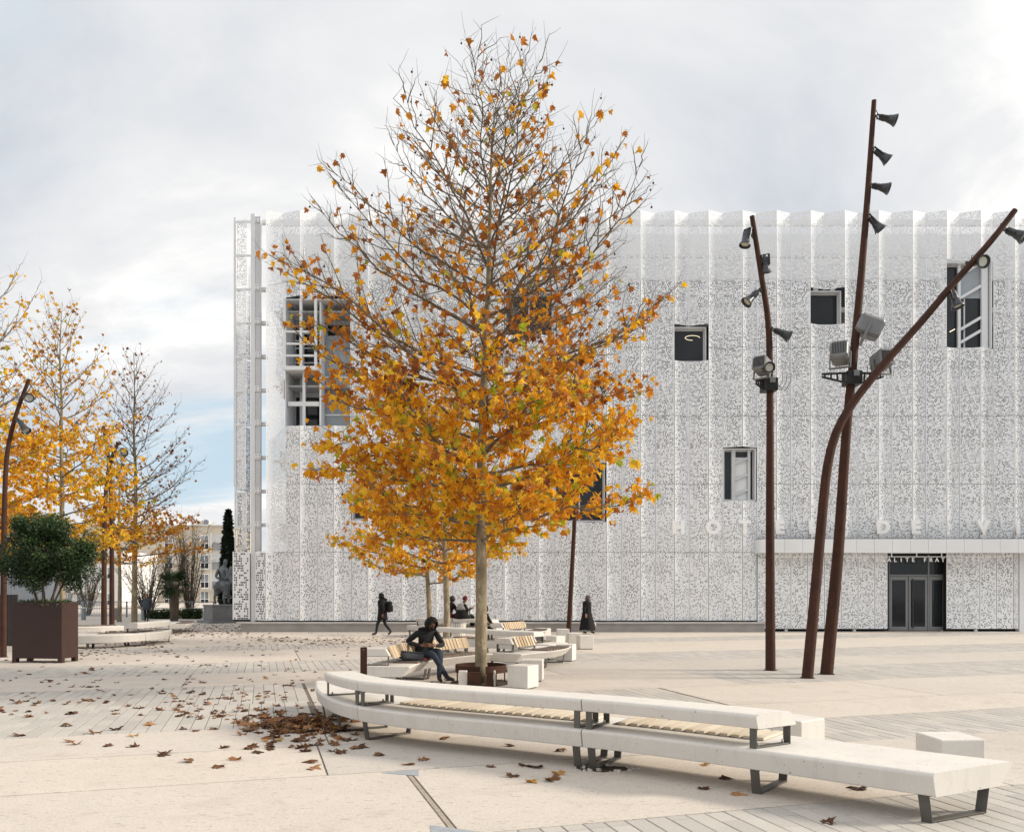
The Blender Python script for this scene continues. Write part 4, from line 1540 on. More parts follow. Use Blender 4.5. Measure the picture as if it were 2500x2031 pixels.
def clamp_arm(parent, p, dirx, ln=0.55):
    """black truss-like outrigger bracket with a square junction box"""
    p = Vector(p)
    b = MB()
    b.box(p, (0.34, 0.36, 0.30))
    a = b.build('clamp', MAT['blackp'], parent, bevel=0.015)
    for dx in dirx:
        b = MB()
        q = p + Vector((dx * (0.17 + ln), -0.02, 0.10))
        b.bar(p + Vector((dx * 0.17, -0.12, 0.10)), q, 0.05, 0.04)
        b.bar(p + Vector((dx * 0.17, -0.12, -0.12)), q + Vector((0, 0, -0.06)), 0.05, 0.04)
        for k in range(4):
            t = (k + 0.5) / 4
            u0 = (p + Vector((dx * 0.17, -0.12, 0.10))).lerp(q, t)
            u1 = (p + Vector((dx * 0.17, -0.12, -0.12))).lerp(q + Vector((0, 0, -0.06)), t)
            b.bar(u0, u1, 0.03, 0.03)
        b.build('outrigger', MAT['blackp'], a)
    b = MB()
    b.box(p + Vector((0.02, -0.205, 0.08)), (0.13, 0.05, 0.13))
    b.build('junction_box', MAT['lampg'], a, bevel=0.01)
    b = MB()
    for k in range(3):
        x0 = 0.05 + 0.1 * k
        b.tube([p + Vector((x0 - 0.1, -0.21, -0.05)), p + Vector((x0 + 0.05, -0.26, -0.18)), p + Vector((x0 + 0.2, -0.22, 0.04)), p + Vector((x0 + 0.22, -0.18, 0.25))], 0.007, 5)
    b.build('cable', MAT['blackp'], a)
    return a
MAT['blackp'] = plain('black_painted_steel', (0.02, 0.02, 0.022), 0.5, 0.2)

def pole(label, pts, Y, radii, lean=None):
    base = at(pts[0][0], pts[0][1], Y)
    base.z = 0
    root = thing('lamp_pole', label, 'lamp pole', base, 'rust-brown lamp poles of the plaza')
    P = []
    for i, (x, y) in enumerate(pts):
        p = at(x, y, Y + (lean[i] if lean else 0.0))
        P.append(p)
    P[0].z = 0.0
    P = catmull(P, 0.25)
    n = len(P)
    zs = [p.z for p in P]
    rr = []
    tot = sum((P[i + 1] - P[i]).length for i in range(n - 1))
    acc = 0.0
    for i in range(n):
        t = acc / tot
        rr.append(radii[0] + (radii[1] - radii[0]) * t)
        if i < n - 1:
            acc += (P[i + 1] - P[i]).length
    b = MB()
    b.tube(P, rr, 16)
    b.build('pole', MAT['corten'], root, angle=50)
    b = MB()
    for z in (0.75,):
        k = min(range(n), key=lambda i: abs(zs[i] - z))
        b.tube([P[k], P[k] + (P[k + 1] - P[k]).normalized() * 0.02], rr[k] + 0.004, 16)
    b.tube([P[0] + Vector((0, 0, 0.0)), P[0] + Vector((0, 0, 0.012))], rr[0] + 0.035, 20)
    b.build('collar', MAT['corten'], root)
    k = min(range(n), key=lambda i: abs(zs[i] - 3.95))
    b = MB()
    b.lathe([(0.045, 0), (0.0, 0.06)], 8, frame(Vector((0, 1, 0)), Vector((0, 0, 1)), Vector((1, 0, 0)), P[k] + Vector((rr[k] * 0.8, 0, 0))))
    b.build('rivet', MAT['blackp'], root)
    return root, P

def on_pole(P, z):
    return min(P, key=lambda p: abs(p.z - z))

YA = 19.4
poleA, PA_ = pole('rust pole with slight left bend at the top, left of the trio on the right', [(1881, 1636), (1880, 1300), (1880, 1000), (1879, 880), (1875, 780), (1860, 680), (1836, 528)], YA, (0.118, 0.056))
YC = 18.5
poleC, PC_ = pole('tallest rust pole, leaning right, with floodlights up its right side', [(2018, 1645), (2046, 1350), (2066, 1060), (2086, 850), (2101, 690), (2118, 480), (2134, 246)], YC, (0.14, 0.052))
YB = 17.7
poleB, PB_ = pole('rust pole bending far over to the right in front of the tallest one', [(1971, 1655), (1990, 1450), (2008, 1250), (2020, 1140), (2040, 1060), (2078, 990), (2150, 898), (2250, 785), (2330, 690), (2420, 588), (2478, 514)], YB, (0.12, 0.062))
YM = 36.0
poleM, PM_ = pole('slim rust pole behind the big tree, close to the facade plinth', [(1388, 1540), (1396, 1400), (1405, 1240), (1416, 1120), (1434, 1020), (1456, 930)], YM, (0.11, 0.06))
YL = 23.2
poleL, PL_ = pole('rust pole at the left picture edge behind the brown planter', [(8, 1604), (9, 1400), (11, 1230), (18, 1105), (40, 1010), (71, 926)], YL, (0.088, 0.05))
pole2, P2_ = pole('left one of the twin rust poles behind the bright bench', [(254, 1548), (254, 1400), (256, 1250), (262, 1170), (272, 1120), (289, 1080)], 35.2, (0.12, 0.07))
pole3, P3_ = pole('right one of the twin rust poles, slightly behind its neighbour', [(273, 1546), (273, 1400), (272, 1250), (265, 1120), (252, 1040)], 35.9, (0.11, 0.07))

def spots(root, P, Y, rows):
    for x, y, d, sz in rows:
        p = at(x, y, Y - 0.03)
        spotlight(root, p, d, 1, sz, on_pole(P, p.z + 0.03))
spots(poleC, PC_, YC, [(2170, 291, (0.85, -0.4, -0.45), 1.08), (2155, 382, (0.75, -0.1, -0.66), 1.08), (2153, 458, (0.85, -0.45, -0.42), 1.08), (2139, 549, (0.6, -0.1, -0.8), 1.08)])
spots(poleA, PA_, YA, [(1821, 585, (-0.2, -0.15, -0.95), 1.1), (1869, 650, (0.12, 0.2, -0.95), 1.05), (1833, 728, (-0.65, -0.1, -0.65), 1.15), (1912, 815, (0.8, -0.3, -0.5), 1.15)])
spots(poleB, PB_, YB, [(2482, 572, (0.6, -0.5, -0.6), 1.2), (2390, 640, (0.15, -0.92, -0.3), 1.15), (2333, 734, (0.2, -0.2, -0.95), 1.1)])
spots(poleL, PL_, YL, [(73, 972, (0.35, -0.9, -0.15), 1.1), (58, 1043, (0.6, -0.2, -0.75), 1.1)])
spots(pole2, P2_, 35.2, [(303, 1102, (0.4, -0.75, -0.5), 1.3)])
spots(poleM, PM_, YM, [(1470, 945, (0.5, -0.4, -0.7), 1.4), (1455, 1045, (0.6, -0.5, -0.6), 1.4), (1388, 1075, (-0.6, -0.5, -0.6), 1.4)])
# projectors and outriggers
projector(poleA, at(1862, 893, YA - 0.25), math.radians(-40), math.radians(-12), 0.9)
spotlight(poleA, at(1873, 899, YA - 0.55), (0.12, -0.98, -0.1), 1, 1.05, on_pole(PA_, at(0, 899, YA).z))
clamp_arm(poleA, at(1877, 941, YA), (-1,), 0.15)
projector(poleC, at(2052, 863, YC - 0.12), math.radians(-30), math.radians(-14), 1.02)
projector(poleC, at(2151, 880, YC - 0.05), math.radians(8), math.radians(-10), 0.95)
clamp_arm(poleC, at(2080, 925, YC), (-1, 1), 0.52)
m_ = projector(poleC, at(2121, 797, YC - 0.02), math.radians(75), math.radians(24), 1.1)
b = MB()
q = at(2121, 797, YC)
b.bar(q + Vector((-0.1, 0, -0.02)), on_pole(PC_, q.z), 0.07, 0.12)
b.build('bracket', MAT['lampd'], poleC)

# ------------------------------------------------------------------ planter with a clipped evergreen
pr = math.radians(-7)
pc = Vector((-12.37, 21.72, 0))
plant = thing('planter', 'big square rust-brown planter box on short legs at the left', 'planter', pc)
Rz = Matrix.Rotation(pr, 3, 'Z')
b = MB()
PW, PH, PZ = 1.40, 1.40, 1.58
def pbox(bm, x0, y0, z0, x1, y1, z1):
    c = Rz @ Vector(((x0 + x1) / 2, (y0 + y1) / 2, 0)) + pc
    bm.box((c.x, c.y, (z0 + z1) / 2), (x1 - x0, y1 - y0, z1 - z0), rz=pr)
h = 0.705
hd = 0.33
t_ = 0.03
pbox(b, -h, -hd, 0.11, h, -hd + t_, PZ)
pbox(b, -h, hd - t_, 0.11, h, hd, PZ)
pbox(b, -h, -hd + t_, 0.111, -h + t_, hd - t_, PZ - 0.001)
pbox(b, h - t_, -hd + t_, 0.111, h, hd - t_, PZ - 0.001)
pbox(b, -h + t_, -hd + t_, 0.112, h - t_, hd - t_, 0.15)
b.build('box', MAT['planter'], plant, bevel=0.004)
for sx in (-1, 1):
    for sy in (-1, 1):
        b = MB()
        pbox(b, sx * (h - 0.06) - 0.06, sy * (hd - 0.06) - 0.06, 0, sx * (h - 0.06) + 0.06, sy * (hd - 0.06) + 0.06, 0.109)
        b.build('leg', MAT['planter'], plant)
b = MB()
pbox(b, -h + t_, -hd + t_, 1.40, h - t_, hd - t_, 1.52)
b.build('soil', MAT['soil'], plant)
b = MB()
pbox(b, 0.55, -hd - 0.004, PZ - 0.06, 0.63, -hd - 0.001, PZ - 0.045)
b.build('maker_plate', MAT['bolt'], plant)

# ------------------------------------------------------------------ leaves and trees
HALF = [(0.0, 0.0), (0.20, -0.09), (0.27, 0.07), (0.54, 0.17), (0.35, 0.33), (0.47, 0.60), (0.20, 0.55), (0.11, 0.78)]
OUTL = HALF + [(0.0, 1.0)] + [(-x, y) for x, y in HALF[:0:-1]]
def leaf_geo(r, curl, fold, twist):
    jit = [(x * r.uniform(0.85, 1.12), y * r.uniform(0.93, 1.07)) for x, y in OUTL]
    pts = [(0.0, 0.33)] + jit
    vs = []
    ph = r.uniform(0, 6.28)
    for x, y in pts:
        z = fold * abs(x) - curl * (y - 0.3) ** 2 - curl * 0.9 * x * x + twist * x * y + 0.05 * math.sin(7 * x + ph) + 0.04 * math.sin(9 * y + ph)
        vs.append((x, y, z))
    n = len(jit)
    fs = [(0, 1 + i, 1 + (i + 1) % n) for i in range(n)]
    k = len(vs)
    vs += [(-0.012, 0.0, 0.0), (0.012, 0.0, 0.0), (0.02, -0.42, 0.03)]
    fs.append((k, k + 2, k + 1))
    return np.array(vs), fs
_r = random.Random(5)
TREE_LEAF = [leaf_geo(_r, _r.uniform(0.3, 1.5), _r.uniform(-0.3, 1.0), _r.uniform(-0.9, 0.9)) for _ in range(8)]
DEAD_LEAF = [leaf_geo(_r, _r.uniform(-0.6, 0.35), _r.uniform(0.15, 0.5), _r.uniform(-0.4, 0.4)) for _ in range(8)]
def leaf_meshes(geos, name, mat):
    res = []
    for vs, fs in geos:
        me = bpy.data.meshes.new(name)
        me.from_pydata([tuple(v) for v in vs], [], fs)
        me.materials.append(mat)
        res.append(me)
    return res
LM_O = leaf_meshes(TREE_LEAF, 'leaf', MAT['leaf_o'])
LM_Y = leaf_meshes(TREE_LEAF, 'leaf', MAT['leafy_o'])
LM_D = leaf_meshes(DEAD_LEAF, 'fallen_leaf', MAT['dead_o'])

def mass_mesh(name, geos, items, mat, parent):
    """bake many leaves (variant, 4x4, tint) into one mesh"""
    V, F, T = [], [], []
    o = 0
    for k, m, tint in items:
        vs, fs = geos[k]
        a = np.array(m)
        V.append(vs @ a[:3, :3].T + a[:3, 3])
        F.extend([tuple(i + o for i in f) for f in fs])
        T.extend([tint] * len(fs))
        o += len(vs)
    if not V:
        return None
    V = np.concatenate(V)
    if parent is not None:
        V = V - np.array(world_loc(parent))
    me = bpy.data.meshes.new(name)
    me.from_pydata(V.tolist(), [], F)
    me.materials.append(mat)
    at_ = me.attributes.new('tint', 'FLOAT', 'FACE')
    at_.data.foreach_set('value', T)
    ob = bpy.data.objects.new(name, me)
    C.objects.link(ob)
    ob.parent = parent
    ob['kind'] = 'stuff'
    return ob

def rvec(r):
    while True:
        v = Vector((r.uniform(-1, 1), r.uniform(-1, 1), r.uniform(-1, 1)))
        if 0.05 < v.length < 1:
            return v.normalized()

def plane_tree(label, base, trunk, env, zfirst, nlimb, dens, seed, tmats, r0, nsingle, leaf_size=(0.095, 0.18), group=None, bias=None, seeds=0, lod=1.0, rise=(6, 66), name='plane_tree', zpow=1.0):
    r = random.Random(seed)
    root = thing(name, label, 'tree', base, group)
    T = catmull(trunk, 0.3)
    H = T[-1].z
    n = len(T)
    trad = []
    for p in T:
        t = p.z / H
        trad.append(r0 * max(0.05, (1 - t) ** 0.9) + 0.004 + 0.10 * r0 * math.exp(-p.z / 0.25) + r0 * 0.03 * math.sin(p.z * 5 + seed))
    b = MB()
    b.tube(T, trad, 14)
    b.build('trunk', MAT['bark'], root, smooth=True)
    def tpt(z):
        i = min(range(n), key=lambda k: abs(T[k].z - z))
        return T[i], trad[i]
    leaves, balls = [], []
    up = Vector((0, 0, 1))
    for i in range(nlimb):
        t = (i + 0.5) / nlimb
        z0 = zfirst + (H * 0.955 - zfirst) * t ** zpow
        p0, rt = tpt(z0)
        az = i * 2.39996 + r.uniform(-0.35, 0.35) + seed
        out = Vector((math.cos(az), math.sin(az), 0))
        ang = math.radians(rise[0] + (rise[1] - rise[0]) * t ** 0.75 + r.uniform(-6, 6))
        tn = math.tan(ang)
        R = 0.2
        while R < 6 and R < env(z0 + R * tn):
            R += 0.1
        R *= r.uniform(0.80, 1.0)
        sl = r.uniform(-0.25, 0.25)
        side0 = Vector((-out.y, out.x, 0))
        K = 9
        L1, r1 = [], []
        lr = min(rt * 0.48, 0.008 + 0.0072 * R)
        for k in range(K + 1):
            q = k / K
            w = mnoise.noise(Vector((i * 3.1, k * 0.6, seed))) * 0.16 * R * q
            w2 = mnoise.noise(Vector((i * 3.1, k * 0.6, seed + 50))) * 0.12 * R * q
            L1.append(p0 + out * (R * q) + side0 * (sl * R * q * q + w) + up * (R * tn * (0.55 * q + 0.45 * q * q) + w2))
            r1.append(lr * (1 - q) ** 0.8 + 0.004)
        b = MB()
        b.tube(L1, r1, 6, cap=False)
        Ltot = sum((L1[k + 1] - L1[k]).length for k in range(K))
        n2 = max(3, int(Ltot * 4.6 * lod))
        for j in range(n2 + 1):
            q = 0.16 + 0.84 * (j + r.random() * 0.6) / n2
            q = min(q, 0.999)
            k = int(q * K)
            pA = L1[k].lerp(L1[k + 1], q * K - k)
            d = (L1[k + 1] - L1[k]).normalized()
            s = d.cross(up)
            s = s.normalized() if s.length > 0.1 else side0
            sg = 1 if (j % 2) else -1
            d2 = (d * r.uniform(0.5, 1.0) + s * sg * r.uniform(0.45, 1.0) + up * r.uniform(-0.25, 0.45)).normalized()
            l2 = (0.30 + 0.42 * R * (1 - q) ** 0.7) * r.uniform(0.7, 1.25)
            if j == n2:
                d2, l2 = d, 0.35
            cu = r.uniform(0.0, 0.28)
            n3 = 4
            L2 = [pA + d2 * (l2 * g / n3) + up * (cu * l2 * (g / n3) ** 2) + rvec(r) * 0.03 * (g > 0) for g in range(n3 + 1)]
            rb = min(0.011, lr * 0.5)
            b.tube(L2, [rb * (1 - 0.75 * g / n3) + 0.0012 for g in range(n3 + 1)], 4, cap=False)
            nt_ = max(1, int(l2 / 0.17 * lod))
            for g in range(nt_ + 1):
                qq = min(0.99, 0.2 + 0.8 * (g + r.random() * 0.5) / max(1, nt_))
                kk = int(qq * n3)
                pB = L2[kk].lerp(L2[kk + 1], qq * n3 - kk)
                d3 = (d2 * 0.6 + s * (1 if g % 2 else -1) * r.uniform(0.2, 0.9) + up * r.uniform(-0.2, 0.55) + rvec(r) * 0.45).normalized()
                l3 = r.uniform(0.14, 0.42)
                e = pB + d3 * l3 + up * 0.06 * l3
                b.tube([pB, pB + d3 * l3 * 0.5 + rvec(r) * 0.015, e], [0.0045, 0.0032, 0.0018], 3, cap=False)
                lam = dens((e.z - zfirst) / (H - zfirst), e.z, (e - p0).length / max(R, 0.1))
                cnt = int(lam) + (1 if r.random() < lam - int(lam) else 0)
                for _ in range(cnt):
                    u_ = r.random()
                    pL = pB.lerp(e, u_)
                    leaves.append((pL, r.randrange(8), i))
                if seeds and r.random() < seeds * (0.4 + (e.z / H)):
                    balls.append(e)
        b.build('branch', MAT['twig'], root, smooth=True)
    # leaf orientation: old leaves hang, blades twisted every way
    items = []
    for pL, kv, li in leaves:
        tip = (Vector((0, 0, -1)) * r.uniform(0.3, 1.3) + rvec(r) * 0.75).normalized()
        nn = rvec(r)
        nn = (nn - tip * nn.dot(tip))
        nn = nn.normalized() if nn.length > 0.05 else tip.orthogonal().normalized()
        x = tip.cross(nn)
        sz = r.uniform(*leaf_size)
        m = frame(x, tip, nn, pL + tip * 0.40 * sz) @ Matrix.Scale(sz, 4)
        cl = mnoise.noise(pL * 0.75 + Vector((seed, 0, 0))) * 0.55 + 0.5
        tint = min(0.999, max(0.0, 0.45 * cl + 0.6 * r.random() - 0.02 + (bias(pL) if bias else 0)))
        if r.random() < 0.035:
            tint = r.uniform(0.95, 1.0)
        items.append((kv, m, tint))
    items.sort(key=lambda it: it[1].translation.y - it[1].to_scale().x * 2)
    ms, mm = tmats
    for kv, m, tint in items[:nsingle]:
        inst('leaf', ms[kv], root, m)
    mass_mesh('foliage', TREE_LEAF, items[nsingle:], mm, root)
    if balls:
        b = MB()
        for p in balls:
            q = p + Vector((r.uniform(-0.02, 0.02), r.uniform(-0.02, 0.02), -r.uniform(0.05, 0.14)))
            b.tube([p, q], 0.0025, 3, cap=False)
            b.ball(q, 0.021, 6, 4)
        struct(b.build('seed_balls', MAT['seed'], root), 'stuff')
    return root, len(items), len(balls)

def interp(tbl):
    def f(z):
        if z <= tbl[0][0]:
            return tbl[0][1]
        for (a, x), (c, y) in zip(tbl, tbl[1:]):
            if z <= c:
                return x + (y - x) * (z - a) / (c - a)
        return tbl[-1][1]
    return f
# the big plane tree
envM = interp([(2.3, 1.9), (3.1, 2.7), (3.9, 3.3), (4.9, 3.55), (5.6, 3.7), (6.4, 3.85), (7.4, 4.05), (8.6, 3.95), (9.8, 3.6), (10.8, 2.9), (11.6, 1.9), (12.3, 0.6)])
tp = [at(x, y, 16.7) for x, y in ((1174, 1668), (1175, 1560), (1175, 1400), (1174, 1200), (1178, 1030), (1185, 850), (1192, 700), (1196, 560), (1199, 400), (1206, 290), (1216, 235), (1224, 190))]
tp[0].z = 0.0
def densM(t, z, rr):
    if z < 3.0:
        return 1.8
    if z < 5.5:
        return 2.7
    if z < 6.5:
        return 1.5
    if z < 8.0:
        return 0.6
    return 0.22
info = plane_tree('tall plane tree with orange leaves in the middle, bare towards its top', (tp[0].x, 16.7, 0), tp, envM, 2.75, 72, densM, 3,
                  (LM_O, MAT['leaf_a']), 0.128, 300, bias=lambda p: 0.17 if p.z < 5.6 else (0.05 if p.z < 7 else -0.06), seeds=0.035, zpow=1.02, lod=1.1, rise=(4, 52))
print('main tree leaves, balls', info[1:])

def small_tree(label, px, Y, H, env, zf, nl, dens, seed, mats, r0, ns, **kw):
    x = (px - 1250) * Y / FPX
    rr = random.Random(seed)
    pts = [Vector((x + rr.uniform(-0.05, 0.05) * (k > 0), Y + rr.uniform(-0.05, 0.05) * (k > 0), H * k / 7)) for k in range(8)]
    return plane_tree(label, (x, Y, 0), pts, env, zf, nl, dens, seed, mats, r0, ns, lod=kw.pop('lod', 0.75), **kw)
small_tree('slim plane tree trunk left of the big one, right of its thinner neighbour', 1088, 25.8, 8.2, interp([(2, 1.6), (3, 2.6), (5, 2.9), (7, 1.8), (8.3, 0.2)]), 2.3, 30,
           lambda t, z, q: 4.0 if z < 5 else 0.7, 11, (LM_O, MAT['leaf_a']), 0.11, 100, bias=lambda p: 0.2)
small_tree('thinner plane tree farther back, just left of the slim one', 1047, 30.0, 8.4, interp([(2, 1.9), (3, 3.1), (5, 3.4), (7, 2.0), (8.5, 0.2)]), 2.0, 32,
           lambda t, z, q: 4.0 if z < 5 else 0.7, 12, (LM_O, MAT['leaf_a']), 0.10, 100, bias=lambda p: 0.12)
small_tree('yellow plane tree rising behind the brown planter', 150, 30.0, 12.4, interp([(3, 2.0), (4.5, 2.9), (6.5, 2.9), (8.5, 2.6), (10.5, 1.9), (12.5, 0.15)]), 3.2, 46,
           lambda t, z, q: 5.0 if z < 6.5 else (3.0 if z < 8.2 else 0.6), 14, (LM_Y, MAT['leafy_a']), 0.115, 200, bias=lambda p: 0.12 if p.z < 8 else -0.2, seeds=0.05)
small_tree('sparse grey plane tree at right of the left group, nearly leafless on top', 328, 40.5, 13.6, interp([(2.5, 2.2), (4, 3.6), (6, 3.7), (8, 3.3), (10, 2.8), (12, 1.6), (13.7, 0.2)]), 3.0, 48,
           lambda t, z, q: 2.8 if z < 6.0 else 0.25, 15, (LM_O, MAT['leaf_a']), 0.15, 100, seeds=0.04, bias=lambda p: 0.05 if p.z < 6 else -0.35)
small_tree('orange plane tree cut by the left picture edge', -75, 25.0, 12.2, interp([(3, 1.8), (4.5, 2.6), (7, 2.7), (9, 2.4), (11, 1.8), (12.3, 0.2)]), 3.2, 40,
           lambda t, z, q: 4.5 if z < 7.2 else 0.5, 16, (LM_Y, MAT['leafy_a']), 0.115, 100, bias=lambda p: -0.05, seeds=0.03)
small_tree('plane tree with greenish trunk between the twin poles and the sparse one', 291, 49.0, 9.6, interp([(2.5, 2.0), (5, 3.2), (7, 2.6), (9.7, 0.2)]), 3.2, 26,
           lambda t, z, q: 2.4, 17, (LM_Y, MAT['leafy_a']), 0.13, 60, lod=0.6, bias=lambda p: 0.0)

# ------------------------------------------------------------------ fallen leaves
r = random.Random(99)
fallen = []
def drop(p, lift=0.0, sz=None):
    k = r.randrange(8)
    sz = sz or r.uniform(0.07, 0.135)
    m3 = Matrix.Rotation(r.uniform(0, 6.283), 3, 'Z') @ Matrix.Rotation(r.gauss(0, 0.13), 3, 'X') @ Matrix.Rotation(r.gauss(0, 0.13), 3, 'Y')
    if r.random() < 0.35:
        m3 = m3 @ Matrix.Rotation(math.pi, 3, 'X')
    a = np.array(m3) * sz
    zmin = float(np.quantile((DEAD_LEAF[k][0] @ a.T)[:, 2], 0.3))
    m = m3.to_4x4() @ Matrix.Scale(sz, 4)
    m.translation = Vector((p.x, p.y, 0.004 - zmin + lift))
    fallen.append((k, m, min(0.999, max(0, r.gauss(0.45, 0.25)))))
spots_px = [(930, 1845), (992, 1868), (1023, 1856), (1198, 1873), (1280, 1866), (1323, 1873), (1254, 1898), (1290, 1907), (1336, 1903), (1372, 1893), (838, 1840), (773, 1860), (755, 1875), (1362, 1834), (1255, 1821), (1074, 1803), (183, 1809), (188, 1815), (273, 1820), (339, 1821), (386, 1845), (400, 1841), (459, 1862), (524, 1872), (584, 1853), (599, 1829), (539, 1827), (326, 1795), (230, 1788), (287, 1782), (452, 1781), (480, 1783), (515, 1780), (57, 1796), (353, 1770), (166, 1773), (60, 1750), (186, 1742), (382, 1733), (437, 1733), (443, 1727), (200, 1711), (390, 1694), (457, 1692), (500, 1695), (215, 1677), (240, 1660), (2113, 1927), (1773, 1903), (1728, 1927), (1731, 1867), (2018, 2003), (1788, 1938), (95, 1717), (47, 1717), (10, 1735), (510, 1718), (466, 1719), (530, 1750), (1240, 1640), (1215, 1668), (1190, 1690)]
for x, y in spots_px:
    drop(gnd(x, y), 0, r.uniform(0.13, 0.19))
for _ in range(210):      # the drift at the left end of the front bench
    x, y = r.gauss(725, 62), r.gauss(1771, 15)
    if y < 1735:
        continue
    p = gnd(x, y)
    dd = math.hypot((x - 735) / 60, (y - 1772) / 14)
    drop(p, max(0, 0.09 * (1 - dd / 1.6)) * r.random(), r.uniform(0.10, 0.19))
for _ in range(60):
    drop(gnd(r.uniform(590, 900), r.uniform(1738, 1835)), 0, r.uniform(0.12, 0.18))
for _ in range(330):      # open paving on the left
    drop(gnd(r.uniform(-60, 860), 1560 + 190 * r.random() ** 1.5))
for _ in range(60):
    drop(gnd(r.uniform(420, 700), r.uniform(1690, 1760)))
for _ in range(230):      # strip along the plinth
    drop(gnd(r.uniform(600, 1010), r.gauss(1563, 7)))
for _ in range(520):      # beneath the statue and the far trees
    drop(gnd(r.uniform(330, 610), r.gauss(1536, 9)))
for _ in range(120):
    p = gnd(r.uniform(190, 420), r.uniform(1545, 1600))
    drop(p)
for _ in range(40):       # inside the tree ring and round the trunk guard
    a, d = r.uniform(0, 6.28), r.uniform(0.1, 1.2)
    drop(Vector((TX + d * math.cos(a), TY + d * math.sin(a), 0)), 0.02 if d < 0.6 else 0)
fallen = [f for f in fallen if 3 < f[1].translation.y < 60]
fallen.sort(key=lambda f: f[1].translation.y)
for k, m, tint in fallen[:300]:
    o = inst('fallen_leaf', LM_D[k], None, m)
    tag(o, 'curled brown fallen leaf lying on the pale paving', 'leaf', 'fallen leaves on the plaza')
o = mass_mesh('leaf_litter', DEAD_LEAF, fallen[300:], MAT['dead_a'], None)
o['label'] = 'scattered brown leaf litter farther back on the plaza'
o['category'] = 'leaves'

# ------------------------------------------------------------------ evergreen shrub of the planter, and other greenery
def leaf_cloud(name, n, sampler, size, mat, parent, seed, ratio=0.4):
    r = random.Random(seed)
    V, F, T = [], [], []
    for _ in range(n):
        p, tint = sampler(r)
        d = rvec(r)
        d.z = d.z * 0.7 + 0.2
        d.normalize()
        nn = d.orthogonal().normalized()
        nn.rotate(Quaternion(d, r.uniform(0, 6.28)))
        s = r.uniform(*size)
        o = len(V)
        V += [p, p + d * s * 0.5 + nn * s * ratio * 0.5, p + d * s, p + d * s * 0.5 - nn * s * ratio * 0.5]
        F.append((o, o + 1, o + 2, o + 3))
        T.append(tint)
    off = world_loc(parent) if parent is not None else Vector((0, 0, 0))
    me = bpy.data.meshes.new(name)
    me.from_pydata([tuple(v - off) for v in V], [], F)
    me.materials.append(mat)
    a = me.attributes.new('tint', 'FLOAT', 'FACE')
    a.data.foreach_set('value', T)
    ob = bpy.data.objects.new(name, me)
    C.objects.link(ob)
    ob.parent = parent
    ob['kind'] = 'stuff'
    return ob
shrub = thing('evergreen_shrub', 'dark green rounded shrub with several stems in the brown planter', 'shrub', (pc.x, pc.y, 1.5))
ctr = Vector((pc.x + 0.08, pc.y, 2.82))
lobes = []
rl = random.Random(31)
for k in range(84):
    v = rvec(rl)
    q = rl.uniform(0.45, 1.02)
    lobes.append((ctr + Vector((v.x * 1.22 * q, v.y * 1.0 * q, v.z * 1.12 * q * (1.0 if v.z > 0 else 0.8))), rl.uniform(0.16, 0.36)))
def sh(r):
    c, R = lobes[r.randrange(len(lobes))]
    v = rvec(r)
    return c + v * R * r.uniform(0.5, 1.15), min(0.999, max(0, r.gauss(0.36, 0.22) + 0.28 * v.z))
leaf_cloud('foliage', 30000, sh, (0.045, 0.09), MAT['green'], shrub, 32, 0.5)
for k in range(7):
    a = 2 * math.pi * k / 7 + 0.3
    b = MB()
    p0 = Vector((pc.x + 0.16 * math.cos(a), pc.y + 0.16 * math.sin(a), 1.45))
    q1 = ctr + Vector((0.75 * math.cos(a), 0.7 * math.sin(a), 0.1 * (k % 3)))
    mid = p0.lerp(q1, 0.45) + Vector((0.1 * math.cos(a + 1), 0, 0.12))
    b.tube(catmull([p0, mid, q1], 0.15), 0.026, 6)
    for j in range(7):
        v = rvec(rl)
        b.tube([mid.lerp(q1, j / 7), mid.lerp(q1, j / 7) + Vector((v.x, v.y, abs(v.z))) * 0.6], [0.012, 0.004], 4)
    b.build('stem', MAT['barkd'], shrub, smooth=True)
def gr(r):
    x, y = r.uniform(-0.66, 0.66), r.uniform(-0.29, 0.29)
    p = Rz @ Vector((x, y, 0)) + pc
    return Vector((p.x, p.y, 1.50 + r.random() * 0.05)), r.uniform(0.3, 1.0)
leaf_cloud('underplanting', 1500, gr, (0.08, 0.2), MAT['green'], shrub, 33, 0.15)

cyp = thing('cypress_tree', 'narrow dark cypress behind the statue, against the town hall corner', 'tree', (at(557, 1500, 56).x, 56, 0))
cl = cyp.location
def cy(r):
    h = r.random() ** 1.1
    z = 0.4 + h * 6.9
    R = 0.62 * (1 - h) ** 0.6 * (0.5 + 0.5 * min(1, h * 6 + 0.3)) + 0.03
    a = r.uniform(0, 6.28)
    q = R * (0.72 + 0.3 * r.random()) * (1 + 0.18 * mnoise.noise(Vector((math.cos(a) * 2, math.sin(a) * 2, z * 1.4))))
    return Vector((cl.x + q * math.cos(a), cl.y + q * math.sin(a), z)), r.random()
leaf_cloud('crown', 9000, cy, (0.12, 0.28), MAT['cyp'], cyp, 41, 0.5)
b = MB()
b.tube([(cl.x, cl.y, 0), (cl.x, cl.y, 6.5)], [0.14, 0.03], 8)
b.build('trunk', MAT['barkd'], cyp)

